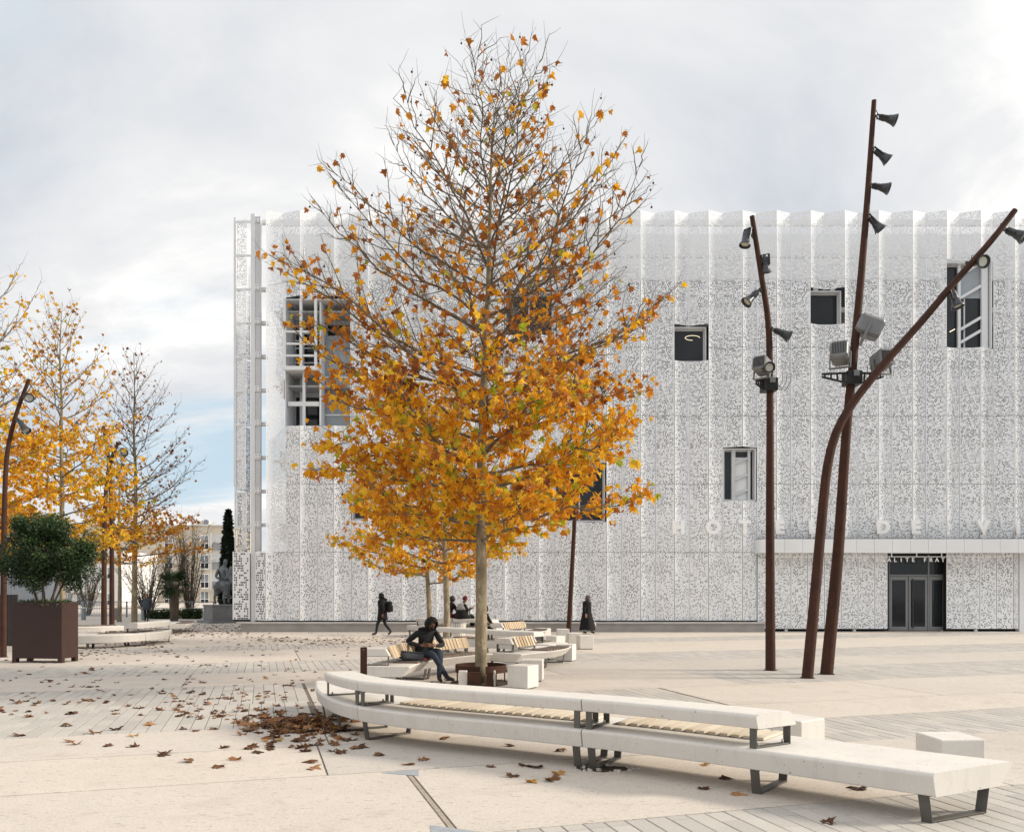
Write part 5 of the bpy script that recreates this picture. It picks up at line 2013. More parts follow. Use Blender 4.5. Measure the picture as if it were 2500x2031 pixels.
palm = thing('fan_palm', 'small dark fan palm in front of the railing, left of the statue', 'palm', (at(425, 1500, 50).x, 50.0, 0))
pl = palm.location
b = MB()
b.tube([(pl.x, pl.y, 0), (pl.x + 0.03, pl.y, 1.1), (pl.x, pl.y, 2.2)], [0.24, 0.26, 0.2], 10)
b.build('trunk', MAT['barkd'], palm)
r = random.Random(51)
for k in range(46):
    v = rvec(r)
    v.z = v.z * 0.8 + 0.25
    v.normalize()
    c = Vector((pl.x, pl.y, 2.2)) + v * r.uniform(0.4, 0.8)
    b = MB()
    b.c = r.random() * 0.8
    b.tube([(pl.x, pl.y, 2.1), c], 0.012, 3)
    s = v.cross(Vector((0, 0, 1))).normalized()
    u = s.cross(v)
    for j in range(15):
        a = -1.9 + 3.8 * j / 14
        d = (v * math.cos(a) + s * math.sin(a)).normalized()
        w = (s * math.cos(a) - v * math.sin(a)) * 0.034
        ln = 0.62 * (0.75 + 0.25 * math.cos(a))
        b.c = min(1.0, r.random())
        e = c + d * ln + Vector((0, 0, -0.16 * r.random()))
        b.add([c, c + d * ln * 0.5 + w + u * 0.02, e, c + d * ln * 0.5 - w + u * 0.02], [(0, 1, 2, 3)])
    b.build('frond', MAT['palm'], palm, attr='tint')

def bare_shrub(label, px, Y, H, spread, nst, seed, nm='bare_shrub'):
    r = random.Random(seed)
    x = (px - 1250) * Y / FPX
    root = thing(nm, label, 'shrub', (x, Y, 0), 'leafless shrubs by the railing')
    for i in range(nst):
        a = r.uniform(0, 6.28)
        b = MB()
        q = r.uniform(0.3, 1.0)
        top = Vector((x + spread * q * math.cos(a), Y + spread * q * math.sin(a), H * r.uniform(0.6, 1.0)))
        p0 = Vector((x + 0.12 * math.cos(a), Y + 0.12 * math.sin(a), 0))
        mid = p0.lerp(top, 0.5) + Vector((0, 0, 0.1 * H)) + rvec(r) * 0.12
        L1 = catmull([p0, mid, top], 0.3)
        b.tube(L1, [0.03 * (1 - k / len(L1)) + 0.008 for k in range(len(L1))], 4, cap=False)
        for k in range(2, len(L1)):
            for _ in range(3):
                d = (Vector((math.cos(a), math.sin(a), 0)) * r.uniform(-0.5, 0.9) + rvec(r) * 0.8 + Vector((0, 0, 0.9))).normalized()
                e = L1[k] + d * r.uniform(0.3, 0.9) * min(1, H / 4)
                b.tube([L1[k], L1[k].lerp(e, 0.5) + rvec(r) * 0.04, e], [0.011, 0.009, 0.005], 3, cap=False)
        b.build('stem', MAT['barkd'], root)
    return root
bare_shrub('tall many-stemmed leafless shrub right of the palm, before the cream block', 462, 58, 6.6, 1.5, 22, 61)
bare_shrub('leafless bush with crossing twigs left of the palm', 360, 56, 4.3, 2.0, 26, 62)
bare_shrub('low leafless bush behind the twin rust poles', 215, 60, 3.6, 2.2, 22, 63)
bare_shrub('tall leafless shrub in the middle of the cream block facade', 425, 66, 6.4, 1.6, 18, 64)
def hedge(label, px, Y, w, h, seed):
    x = (px - 1250) * Y / FPX
    root = thing('low_hedge', label, 'hedge', (x, Y, 0), 'clipped hedges under the railing')
    def f(r):
        v = rvec(r)
        k = max(abs(v.x), abs(v.y), abs(v.z))
        return Vector((x + v.x / k * w / 2 * r.uniform(0.85, 1.03), Y + v.y / k * 0.4, h / 2 + v.z / k * h / 2 * r.uniform(0.85, 1.05) + 0.02)), r.random()
    leaf_cloud('foliage', 2600, f, (0.07, 0.14), MAT['green'], root, seed, 0.5)
    b = MB()
    b.box((x, Y, h * 0.45), (w * 0.85, 0.6, h * 0.8))
    b.build('core', MAT['cyp'], root)
hedge('low clipped hedge at the foot of the palm', 402, 54, 1.9, 0.55, 71)
hedge('low clipped hedge between palm and statue pedestal', 468, 54, 1.2, 0.6, 72)

# ------------------------------------------------------------------ buildings and things far behind on the left
def facade_windows(root, x0, y, cols, rows, w, h, name='window', balc=False):
    for cxx in cols:
        for zz in rows:
            b = MB()
            b.bbox((cxx - w / 2, y - 0.04, zz), (cxx + w / 2, y + 0.12, zz + h))
            win = b.build(name, MAT['letter'], root)
            for sx in (-1, 1):
                for (za, zb) in ((0.08, 0.43), (0.47, 0.94)):
                    g_ = MB()
                    g_.bbox((cxx + (0.05 if sx > 0 else -w / 2 + 0.1), y - 0.055, zz + h * za), (cxx + (w / 2 - 0.1 if sx > 0 else -0.05), y - 0.042, zz + h * zb))
                    g_.build('pane', MAT['glassb'] if zb > 0.5 else MAT['glass'], win)
AY = 122.0
cream = thing('apartment_building', 'cream four-storey apartment block far behind the statue', 'building', (-54, AY, 0))
b = MB()
ax0, ax1 = cx(150, AY), cx(546, AY)
b.bbox((ax0, AY, -1), (ax1, AY + 14, zrow(1284, AY)))
b.build('wall', MAT['bldg'], cream)
b = MB()
b.bbox((ax0 - 0.3, AY - 0.35, zrow(1284, AY) + 0.01), (ax1 + 0.3, AY + 14.3, zrow(1281, AY)))
rf = b.build('roof', MAT['bldw'], cream)
b = MB()
b.bbox((cx(460, AY), AY + 3, zrow(1281, AY) + 0.01), (cx(482, AY), AY + 6, zrow(1268, AY)))
b.build('chimney', MAT['bldg'], rf)
b = MB()
dm = frame(Vector((1, 0, 0)), Vector((0, 0.2, 1)).normalized(), Vector((0.35, -0.9, 0.2)).normalized(), Vector((cx(487, AY), AY + 2.6, zrow(1272, AY))))
b.lathe([(0.0, 0.0), (0.25, 0.03), (0.42, 0.1), (0.44, 0.12)], 16, dm)
b.bar((cx(487, AY), AY + 2.7, zrow(1281, AY)), (cx(487, AY), AY + 2.7, zrow(1272, AY)), 0.06, 0.06)
b.build('satellite_dish', MAT['rail'], rf)
rowsZ = [zrow(y, AY) for y in (1479, 1437, 1390, 1343)]
facade_windows(cream, 0, AY, [cx(x, AY) for x in (180, 260, 330, 412, 500)], rowsZ, 1.3, 2.25)
for z in rowsZ[1:]:
    b = MB()
    b.bbox((cx(519, AY), AY - 0.05, z - 0.1), (cx(543, AY), AY + 0.1, z + 2.4))
    bal = b.build('balcony', MAT['innerw'], cream)
    b = MB()
    for k in range(9):
        xx = cx(519, AY) + (cx(543, AY) - cx(519, AY)) * k / 8
        b.bbox((xx - 0.02, AY - 0.16, z - 0.05), (xx + 0.02, AY - 0.1, z + 1.0))
    b.bbox((cx(519, AY), AY - 0.17, z + 1.0), (cx(543, AY), AY - 0.09, z + 1.06))
    b.build('railing', MAT['rail'], bal)
    b = MB()
    b.bbox((cx(513, AY), AY - 0.06, z - 0.2), (cx(518.5, AY), AY + 0.02, z + 2.5))
    b.build('pilaster', MAT['bldw'], cream)
b = MB()
b.bbox((ax0, AY - 0.2, zrow(1437, AY) - 0.45), (ax1, AY + 0.02, zrow(1437, AY) - 0.3))
b.build('string_course', MAT['bldg'], cream)

wy = 98.0
low = thing('low_building', 'low white building with balcony glimpsed behind the twin poles', 'building', (cx(225, wy), wy, 0))
b = MB()
b.bbox((cx(120, wy), wy, -1), (cx(296, wy), wy + 10, zrow(1345, wy)))
b.build('wall', MAT['bldw'], low)
b = MB()
b.bbox((cx(150, wy), wy - 1.0, zrow(1446, wy)), (cx(250, wy), wy - 0.01, zrow(1440, wy)))
b.bbox((cx(150, wy), wy - 1.0, zrow(1440, wy)), (cx(250, wy), wy - 0.94, zrow(1422, wy)))
b.build('balcony', MAT['bldw'], low)
facade_windows(low, 0, wy, [cx(x, wy) for x in (165, 200, 262)], [zrow(1478, wy), zrow(1414, wy)], 1.4, 1.5)

hy_ = 62.0
hallb = thing('market_hall', 'dark-roofed hall with grey corrugated wall behind the planter', 'building', (cx(40, hy_), hy_, 0))
b = MB()
b.bbox((cx(-260, hy_), hy_, 0), (cx(112, hy_), hy_ + 3, zrow(1386, hy_)))
b.build('wall', MAT['corr'], hallb)
for k in range(70):
    xx = cx(-120, hy_) + k * 0.12
    if xx > cx(111, hy_):
        break
    b = MB()
    b.bbox((xx, hy_ - 0.03, 0.0), (xx + 0.05, hy_ - 0.001, zrow(1387, hy_)))
    b.build('rib', MAT['corr'], hallb)
b = MB()
b.bbox((cx(-260, hy_), hy_ + 0.5, zrow(1385.5, hy_)), (cx(108, hy_), hy_ + 2.9, zrow(1278, hy_)))
b.build('clerestory', MAT['dark'], hallb)
b = MB()
for k in range(6):
    xx = cx(8 + 14 * k, hy_)
    b.bbox((xx, hy_ + 0.44, zrow(1310, hy_)), (xx + 0.25, hy_ + 0.495, zrow(1292, hy_)))
b.build('skylight_row', MAT['glassb'], hallb)
b = MB()
b.add([(cx(-260, hy_), hy_ - 1.2, zrow(1262, hy_)), (cx(110, hy_), hy_ - 1.2, zrow(1280, hy_)), (cx(110, hy_), hy_ + 3.2, zrow(1280, hy_)), (cx(-260, hy_), hy_ + 3.2, zrow(1262, hy_)),
       (cx(-260, hy_), hy_ - 1.2, zrow(1250, hy_)), (cx(110, hy_), hy_ - 1.2, zrow(1271, hy_)), (cx(110, hy_), hy_ + 3.2, zrow(1271, hy_)), (cx(-260, hy_), hy_ + 3.2, zrow(1250, hy_))],
      [(3, 2, 1, 0), (4, 5, 6, 7), (0, 1, 5, 4), (1, 2, 6, 5), (2, 3, 7, 6), (3, 0, 4, 7)])
b.build('roof', MAT['roof'], hallb)
brown = thing('timber_screen', 'dark slatted screen just left of the planter, behind the pole', 'screen', (cx(15, 27), 27, 0))
for k in range(9):
    b = MB()
    b.bbox((cx(-30, 27) + k * 0.11, 27, 0.05), (cx(-30, 27) + k * 0.11 + 0.1, 27.04, 1.75))
    b.build('board', MAT['dark'], brown)

# grey railing in front of the gardens
ry = 57.0
rl_ = thing('garden_railing', 'grey steel railing running behind the palm and pedestal', 'railing', (cx(360, ry), ry, 0))
xs0, xs1 = cx(150, ry), cx(575, ry)
npost = 9
for k in range(npost):
    xx = xs0 + (xs1 - xs0) * k / (npost - 1)
    b = MB()
    b.bbox((xx - 0.04, ry - 0.05, 0), (xx + 0.04, ry + 0.05, 1.12))
    b.build('post', MAT['rail'], rl_)
for z in (0.12, 0.62, 1.08):
    b = MB()
    b.bbox((xs0, ry - 0.025, z - 0.025), (xs1, ry + 0.025, z + 0.025))
    b.build('rail', MAT['rail'], rl_)
b = MB()
xx = xs0
while xx < cx(300, ry):
    b.bbox((xx - 0.008, ry - 0.01, 0.15), (xx + 0.008, ry + 0.01, 1.05))
    xx += 0.11
struct(b.build('bars', MAT['rail'], rl_), 'stuff')
for px, lab in ((204, 'grey bollard with pale cap nearest the planter'), (281, 'grey bollard with pale cap right of the twin poles'), (350, 'grey bollard with pale cap beside the standing person')):
    Y = 52.0
    p = at(px, 1500, Y)
    t = thing('bollard', lab, 'bollard', (p.x, Y, 0), 'grey bollards before the railing')
    b = MB()
    b.lathe([(0.14, 0.0), (0.14, 0.72), (0.13, 0.74)], 14, Matrix.Translation((p.x, Y, 0)))
    b.build('shaft', MAT['rail'], t, angle=40)
    b = MB()
    b.lathe([(0.14, 0.742), (0.145, 0.75), (0.145, 0.79), (0.12, 0.80)], 14, Matrix.Translation((p.x, Y, 0)))
    b.build('cap', MAT['bldw'], t, angle=40)

# ------------------------------------------------------------------ figures (one continuous skinned body each)
def skinned(name, joints, bones, mats, root, parent, sub=2):
    names = list(joints)
    idx = {n_: i for i, n_ in enumerate(names)}
    me = bpy.data.meshes.new(name)
    me.from_pydata([tuple(joints[n_][0]) for n_ in names], [(idx[a], idx[c]) for a, c, _ in bones], [])
    o = bpy.data.objects.new(name, me)
    C.objects.link(o)
    md = o.modifiers.new('skin', 'SKIN')
    md.use_smooth_shade = True
    md.branch_smoothing = 0.4
    for n_ in names:
        rr = joints[n_][1]
        sv = me.skin_vertices[0].data[idx[n_]]
        sv.radius = rr if isinstance(rr, tuple) else (rr, rr)
        sv.use_root = (n_ == root)
    ss = o.modifiers.new('sub', 'SUBSURF')
    ss.levels = sub
    ss.render_levels = sub
    dg = bpy.context.evaluated_depsgraph_get()
    m2 = bpy.data.meshes.new_from_object(o.evaluated_get(dg))
    bpy.data.objects.remove(o)
    m2.materials.clear()
    for m in mats:
        m2.materials.append(m)
    segs = [(Vector(joints[a][0]), Vector(joints[c][0]), k) for a, c, k in bones]
    for p in m2.polygons:
        best, bk = 1e9, 0
        for a, c, k in segs:
            d = c - a
            t = max(0.0, min(1.0, (p.center - a).dot(d) / max(1e-9, d.length_squared)))
            dd = (a + d * t - p.center).length
            if dd < best:
                best, bk = dd, k
        p.material_index = bk
        p.use_smooth = True
    off = world_loc(parent)
    for v in m2.vertices:
        v.co -= off
    m2.name = name
    ob = bpy.data.objects.new(name, m2)
    C.objects.link(ob)
    ob.parent = parent
    return ob

class Body:
    """lays out joints in a frame: o = point on the ground, f = facing, l = the body's left"""
    def __init__(self, o, facing):
        self.o = Vector(o)
        self.f = Vector((facing[0], facing[1], 0)).normalized()
        self.l = Vector((-self.f.y, self.f.x, 0))
    def __call__(self, f, l, z):
        return self.o + self.f * f + self.l * l + Vector((0, 0, z))

def hood(B, c, r, mat, parent, name='hood', open_=0.55, stretch=(1.0, 0.95, 1.08), down=0.25):
    n, m = 20, 14
    b = MB()
    vs, fs = [], []
    for i in range(m + 1):
        ph = -math.pi / 2 + math.pi * i / m
        for j in range(n):
            a = 2 * math.pi * j / n
            d = (math.cos(ph) * math.cos(a), math.cos(ph) * math.sin(a), math.sin(ph))
            w = 1 + 0.05 * math.sin(5 * a + 3 * ph)
            vs.append(c + (B.f * d[0] * stretch[0] + B.l * d[1] * stretch[1] + Vector((0, 0, d[2] * stretch[2]))) * r * w)
    for i in range(m):
        for j in range(n):
            j2 = (j + 1) % n
            ph = -math.pi / 2 + math.pi * (i + 0.5) / m
            a = 2 * math.pi * (j + 0.5) / n
            d0, d2 = math.cos(ph) * math.cos(a), math.sin(ph)
            if d0 * math.cos(down) - d2 * math.sin(down) > open_:
                continue
            fs.append((i * n + j, i * n + j2, (i + 1) * n + j2, (i + 1) * n + j))
    b.add(vs, fs)
    return b.build(name, mat, parent, smooth=True)

def face(B, c, r, skinm, parent, beard=False, look=-0.15):
    """nose, eyes, ears and mouth on the front of a head of radius r at c"""
    b = MB()
    up = Vector((0, 0, 1))
    F = (B.f + up * look).normalized()
    U = (up - F * up.dot(F)).normalized()
    P = lambda f, l, u: c + F * f * r + B.l * l * r + U * u * r
    b.add([P(0.9, 0, 0.15), P(0.85, 0.2, -0.28), P(1.28, 0, -0.25), P(0.85, -0.2, -0.28)], [(0, 1, 2), (0, 2, 3), (1, 3, 2)])
    for s in (-1, 1):
        b.ball(P(0.0, 0.98 * s, -0.05), (0.14 * r, 0.10 * r, 0.26 * r), 6, 4)
    fo = b.build('face', skinm, parent)
    b = MB()
    for s in (-1, 1):
        b.ball(P(0.88, 0.36 * s, 0.10), 0.10 * r, 6, 4)
        b.bar(P(0.93, 0.18 * s, 0.27), P(0.82, 0.56 * s, 0.27), 0.08 * r, 0.09 * r)
    b.build('eyes', MAT['hair'], parent)
    b = MB()
    b.bar(P(0.93, -0.25, -0.48), P(0.93, 0.25, -0.48), 0.06 * r, 0.07 * r)
    b.build('mouth', MAT['maroon'], parent)
    if beard:
        b = MB()
        b.ball(P(0.52, 0, -0.72), (0.55 * r, 0.62 * r, 0.45 * r), 10, 6)
        b.build('beard', MAT['beard'], parent, smooth=True)
    return fo

def hand_bones(joints, bones, tag_, wrist, palm_dir, thumb_dir, mi, curl=Vector((0, 0, -1)), k=1.0):
    """palm and five bent fingers, unequal lengths, thumb leaving the side of the palm"""
    pd, td = Vector(palm_dir).normalized(), Vector(thumb_dir).normalized()
    pd0 = joints[wrist][0]
    palm = pd0 + pd * 0.075 * k
    joints[tag_ + 'palm'] = (palm, (0.036 * k, 0.020 * k))
    bones.append((wrist, tag_ + 'palm', mi))
    for i, (off, ln) in enumerate(((0.030, 0.072), (0.010, 0.082), (-0.010, 0.076), (-0.030, 0.060))):
        a = palm + td * off * k + pd * 0.022 * k
        bq = a + (pd * 0.55 * ln + curl * 0.18 * ln) * k
        e = bq + (pd * 0.25 * ln + curl * 0.45 * ln) * k
        for s_, p, rr in (('a', a, 0.0095), ('b', bq, 0.009), ('c', e, 0.007)):
            joints[tag_ + 'f%d%s' % (i, s_)] = (p, rr * k)
        bones += [(tag_ + 'palm', tag_ + 'f%da' % i, mi), (tag_ + 'f%da' % i, tag_ + 'f%db' % i, mi), (tag_ + 'f%db' % i, tag_ + 'f%dc' % i, mi)]
    t0 = pd0 + pd * 0.035 * k + td * 0.036 * k
    t1 = t0 + (td * 0.030 + pd * 0.028 + curl * 0.01) * k
    joints[tag_ + 't0'] = (t0, 0.011 * k)
    joints[tag_ + 't1'] = (t1, 0.009 * k)
    bones += [(wrist, tag_ + 't0', mi), (tag_ + 't0', tag_ + 't1', mi)]

def person(label, loc, group=None):
    return thing('person', label, 'person', loc, group)

# --- hooded man sitting on the slatted bench, looking at his phone
o_ = Vector((-1.86, 17.42, 0))
man = person('person in black hooded jacket and jeans sitting with a phone', o_)
B = Body(o_, (0.62, -0.78))
J, BN = {}, []
J['pel'] = (B(0.0, 0.0, 0.60), (0.155, 0.13))
J['waist'] = (B(0.02, 0.0, 0.78), (0.155, 0.125))
J['chest'] = (B(0.10, 0.0, 0.955), (0.18, 0.14))
J['neck'] = (B(0.19, 0.0, 1.07), 0.07)
J['head0'] = (B(0.245, 0.0, 1.12), 0.075)
J['head1'] = (B(0.285, 0.0, 1.19), 0.088)
J['head2'] = (B(0.275, 0.0, 1.262), 0.06)
BN += [('pel', 'waist', 0), ('waist', 'chest', 0), ('chest', 'neck', 0), ('neck', 'head0', 2), ('head0', 'head1', 2), ('head1', 'head2', 2)]
hp = at(1047, 1573, 16.93)
for s, nm in ((1, 'L'), (-1, 'R')):
    J['sh' + nm] = (B(0.09, 0.20 * s, 1.02), 0.078)
    J['el' + nm] = (at(1082, 1574, 17.25) if s > 0 else at(993, 1567, 17.28), 0.062)
    wr = at(1062, 1577, 16.98) if s > 0 else at(1030, 1577, 16.98)
    J['wr' + nm] = (wr, 0.034)
    BN += [('chest', 'sh' + nm, 0), ('sh' + nm, 'el' + nm, 0), ('el' + nm, 'wr' + nm, 0)]
    hand_bones(J, BN, 'h' + nm, 'wr' + nm, Vector((-0.55 * s, -0.5, 0.15)), Vector((0, -0.2, 1)), 2, Vector((-0.3 * s, -0.6, 0.2)).normalized(), 1.05)
    J['hip' + nm] = (B(0.04, 0.10 * s, 0.57), 0.105)
kL, kR = at(1075, 1590, 17.0), at(1058, 1597, 16.9)
J['kneeL'] = (kL, 0.078)
J['kneeR'] = (kR, 0.075)
J['ankL'] = (at(1072, 1648, 16.88), 0.050)
J['ankR'] = (at(1092, 1647, 16.98), 0.050)
J['toeL'] = (J['ankL'][0] + Vector((0.06, -0.17, 0)), 0.036)
J['toeR'] = (J['ankR'][0] + Vector((0.16, -0.09, 0)), 0.036)
for nm in 'LR':
    J['ank' + nm] = (Vector((J['ank' + nm][0].x, J['ank' + nm][0].y, 0.085)), J['ank' + nm][1])
    J['toe' + nm] = (Vector((J['toe' + nm][0].x, J['toe' + nm][0].y, 0.040)), J['toe' + nm][1])
    BN += [('pel', 'hip' + nm, 1), ('hip' + nm, 'knee' + nm, 1), ('knee' + nm, 'ank' + nm, 1), ('ank' + nm, 'toe' + nm, 3)]
skinned('body', J, BN, [MAT['jacket'], MAT['jeans'], MAT['skin1'], MAT['shoe']], 'pel', man)
face(B, J['head1'][0] + Vector((0, 0, -0.01)), 0.088, MAT['skin1'], man, True, -0.55)
hood(B, J['head1'][0] + B.f * -0.015 + Vector((0, 0, 0.0)), 0.150, MAT['blackc'], man, open_=0.60, stretch=(1.0, 0.95, 1.0), down=0.62)
b = MB()      # jacket skirt over the hips and the collar roll
b.lathe([(0.205, 0.0), (0.215, 0.07), (0.20, 0.16), (0.19, 0.25)], 16, Matrix.Translation(B(0.0, 0, 0.50)))
b.build('jacket_hem', MAT['jacket'], man, smooth=True)
b = MB()
b.tube([B(0.10 + 0.135 * math.cos(a), 0.165 * math.sin(a), 1.075 + 0.02 * math.cos(a)) for a in [2 * math.pi * k / 14 for k in range(15)]], 0.042, 8)
b.build('collar', MAT['blackc'], man, smooth=True)
ph = thing('mobile_phone', 'small dark phone held in the hands of the seated person', 'phone', hp + Vector((0, -0.03, 0.035)))
b = MB()
b.box(hp + Vector((0, -0.03, 0.035)), (0.072, 0.012, 0.14), R=Matrix.Rotation(math.radians(50), 3, 'X'))
b.build('case', MAT['blackp'], ph, bevel=0.004)
bg_loc = Vector((cx(1005, 16.75), 16.75, 0.46))
bag = thing('shoulder_bag', 'slate grey bag lying on the bench beside the seated person', 'bag', bg_loc)
b = MB()
b.box(bg_loc + Vector((0, 0, 0.085)), (0.46, 0.30, 0.16), R=Matrix.Rotation(0.5, 3, 'Z') @ Matrix.Rotation(0.12, 3, 'Y'))
bo = b.build('pouch', MAT['bagc'], bag, bevel=0.055, angle=80)
b = MB()
b.box(bg_loc + Vector((0.02, 0.0, 0.172)), (0.40, 0.22, 0.02), R=Matrix.Rotation(0.5, 3, 'Z') @ Matrix.Rotation(0.12, 3, 'Y'))
b.build('flap', MAT['bagc'], bag, bevel=0.008)
b = MB()
b.box(bg_loc + Vector((0.27, 0.02, 0.03)), (0.05, 0.02, 0.04))
b.build('tab', MAT['red'], bag)
cn = at(1009, 1594, 17.35)
can = thing('drink_can', 'small blue drink can standing behind the grey bag', 'can', (cn.x, cn.y, 0.458))
b = MB()
b.lathe([(0.026, 0.0), (0.033, 0.012), (0.033, 0.11), (0.027, 0.122), (0.024, 0.120)], 14, Matrix.Translation((cn.x, cn.y, 0.458)))
b.build('can_body', MAT['can'], can, angle=40)

# --- person walking left with a backpack
o_ = gnd(935, 1551)
wk = person('person in black coat and hood walking left with a backpack', o_)
B = Body(o_, (-1, 0.05))
J, BN = {}, []
J['pel'] = (B(0.0, 0, 0.92), (0.13, 0.15))
J['waist'] = (B(0.0, 0, 1.10), (0.125, 0.15))
J['chest'] = (B(0.02, 0, 1.32), (0.14, 0.175))
J['neck'] = (B(0.06, 0, 1.49), 0.068)
J['head0'] = (B(0.085, 0, 1.56), 0.075)
J['head1'] = (B(0.10, 0, 1.635), 0.09)
J['head2'] = (B(0.09, 0, 1.715), 0.065)
BN += [('pel', 'waist', 0), ('waist', 'chest', 0), ('chest', 'neck', 0), ('neck', 'head0', 2), ('head0', 'head1', 2), ('head1', 'head2', 2)]
for s, nm, sw in ((1, 'L', 0.02), (-1, 'R', 0.05)):
    J['sh' + nm] = (B(0.02, 0.20 * s, 1.39), 0.075)
    J['el' + nm] = (B(-0.10 + sw, 0.25 * s, 1.13), 0.06)
    J['wr' + nm] = (B(-0.08 + sw * 2, 0.24 * s, 0.90), 0.036)
    BN += [('chest', 'sh' + nm, 0), ('sh' + nm, 'el' + nm, 0), ('el' + nm, 'wr' + nm, 0)]
    hand_bones(J, BN, 'h' + nm, 'wr' + nm, (-0.1, 0, -1), B.f, 2, -B.l * s, 1.0)
J['hipL'] = (B(0.0, 0.09, 0.86), 0.10)
J['hipR'] = (B(0.0, -0.09, 0.86), 0.10)
J['kneeL'] = (B(0.21, 0.09, 0.50), 0.072)
J['ankL'] = (B(0.27, 0.09, 0.10), 0.052)
J['toeL'] = (B(0.45, 0.09, 0.060), 0.038)
J['kneeR'] = (B(-0.07, -0.08, 0.48), 0.072)
J['ankR'] = (B(-0.33, -0.08, 0.15), 0.052)
J['toeR'] = (B(-0.19, -0.08, 0.045), 0.038)
for nm in 'LR':
    BN += [('pel', 'hip' + nm, 1), ('hip' + nm, 'knee' + nm, 1), ('knee' + nm, 'ank' + nm, 1), ('ank' + nm, 'toe' + nm, 3)]
skinned('body', J, BN, [MAT['blackc'], MAT['trous'], MAT['skin1'], MAT['shoe']], 'pel', wk)
face(B, J['head1'][0], 0.088, MAT['skin1'], wk, True, -0.1)
hood(B, J['head1'][0] + B.f * -0.02 + Vector((0, 0, 0.01)), 0.132, MAT['blackc'], wk, open_=0.62, down=0.1)
b = MB()
b.lathe([(0.23, 0.0), (0.215, 0.12), (0.19, 0.32), (0.185, 0.5), (0.21, 0.75), (0.15, 0.86)], 18, Matrix.Translation(B(0.02, 0, 0.66)))
b.build('coat', MAT['blackc'], wk, smooth=True)
b = MB()
b.tube([B(-0.07, 0.0, 1.50), B(-0.10, 0, 1.56)], 0.11, 10)
b.build('hood_roll', MAT['blackc'], wk, smooth=True)
b = MB()
b.bar(J['ankL'][0] + Vector((0.03, 0, -0.075)), J['toeL'][0] + Vector((-0.03, 0, -0.035)), 0.075, 0.02)
b.bar(J['toeR'][0] + Vector((0.13, 0, -0.005)), J['toeR'][0] + Vector((-0.04, 0, -0.032)), 0.075, 0.02)
b.build('shoe_soles', MAT['sole'], wk)
bp = B(-0.27, 0, 1.20)
pk = thing('backpack', 'black backpack on the back of the walking person', 'backpack', bp)
b = MB()
b.box(bp, (0.20, 0.31, 0.48), R=Matrix.Rotation(0.1, 3, 'Y'))
b.build('main_pocket', MAT['blackc'], pk, bevel=0.075, angle=80)
b = MB()
b.box(bp + Vector((0.11, 0, -0.07)), (0.08, 0.24, 0.26))
b.build('front_pocket', MAT['jacket'], pk, bevel=0.03, angle=80)

# --- person in a long black coat and grey scarf walking right
o_ = gnd(1433, 1547.5)
wo = person('person in long black robe and grey headscarf near the rust pole', o_)
B = Body(o_, (0.93, -0.36))
J, BN = {}, []
J['pel'] = (B(0.0, 0, 0.90), (0.14, 0.15))
J['waist'] = (B(0.0, 0, 1.06), (0.135, 0.15))
J['chest'] = (B(0.0, 0, 1.26), (0.14, 0.165))
J['neck'] = (B(0.02, 0, 1.41), 0.062)
J['head0'] = (B(0.04, 0, 1.47), 0.07)
J['head1'] = (B(0.05, 0, 1.545), 0.085)
J['head2'] = (B(0.04, 0, 1.62), 0.06)
BN += [('pel', 'waist', 0), ('waist', 'chest', 0), ('chest', 'neck', 1), ('neck', 'head0', 1), ('head0', 'head1', 1), ('head1', 'head2', 1)]
for s, nm in ((1, 'L'), (-1, 'R')):
    J['sh' + nm] = (B(0.0, 0.18 * s, 1.33), 0.072)
    J['el' + nm] = (B(-0.05, 0.27 * s, 1.08), 0.075)
    J['wr' + nm] = (B(0.03 if s < 0 else 0.06, 0.285 * s, 0.87), 0.034)
    J['hip' + nm] = (B(0.0, 0.09 * s, 0.84), 0.10)
    J['knee' + nm] = (B(0.06 * s, 0.08 * s, 0.46), 0.068)
    J['ank' + nm] = (B(0.16 * s, 0.07 * s, 0.11), 0.046)
    J['toe' + nm] = (B(0.16 * s + 0.17, 0.07 * s, 0.045), 0.036)
    BN += [('chest', 'sh' + nm, 0), ('sh' + nm, 'el' + nm, 0), ('el' + nm, 'wr' + nm, 0), ('pel', 'hip' + nm, 2), ('hip' + nm, 'knee' + nm, 2), ('knee' + nm, 'ank' + nm, 2), ('ank' + nm, 'toe' + nm, 3)]
    hand_bones(J, BN, 'h' + nm, 'wr' + nm, (0.1, 0, -1), B.f, 1, -B.l * s, 1.0)
skinned('body', J, BN, [MAT['blackc'], MAT['skin2'], MAT['whitec'], MAT['shoe']], 'pel', wo)
face(B, J['head1'][0], 0.084, MAT['skin2'], wo)
hood(B, J['head1'][0] + B.f * -0.012, 0.122, MAT['hijab'], wo, 'headscarf', open_=0.68, down=0.0)
b = MB()
n, rings = 28, [(0.09, 1.44), (0.17, 1.40), (0.205, 1.34), (0.205, 1.15), (0.21, 0.95), (0.26, 0.6), (0.31, 0.3), (0.335, 0.17)]
vs, fs = [], []
for rr, z in rings:
    for j in range(n):
        a = 2 * math.pi * j / n
        k = rr * (1 + 0.05 * math.sin(5 * a + z * 2) * (1.4 - z)) 
        vs.append(B(k * math.cos(a) * (0.92 if z > 0.9 else 1.05), k * math.sin(a), z + 0.02 * math.sin(3 * a) * (z < 0.3)))
for i in range(len(rings) - 1):
    for j in range(n):
        j2 = (j + 1) % n
        fs.append((i * n + j, i * n + j2, (i + 1) * n + j2, (i + 1) * n + j))
b.add(vs, fs)
b.build('robe', MAT['blackc'], wo, smooth=True)
b = MB()
b.add([B(0.30, 0.12, 0.62), B(0.36, 0.05, 0.40), B(0.46, 0.0, 0.30), B(0.40, 0.10, 0.32)], [(0, 1, 2, 3)])
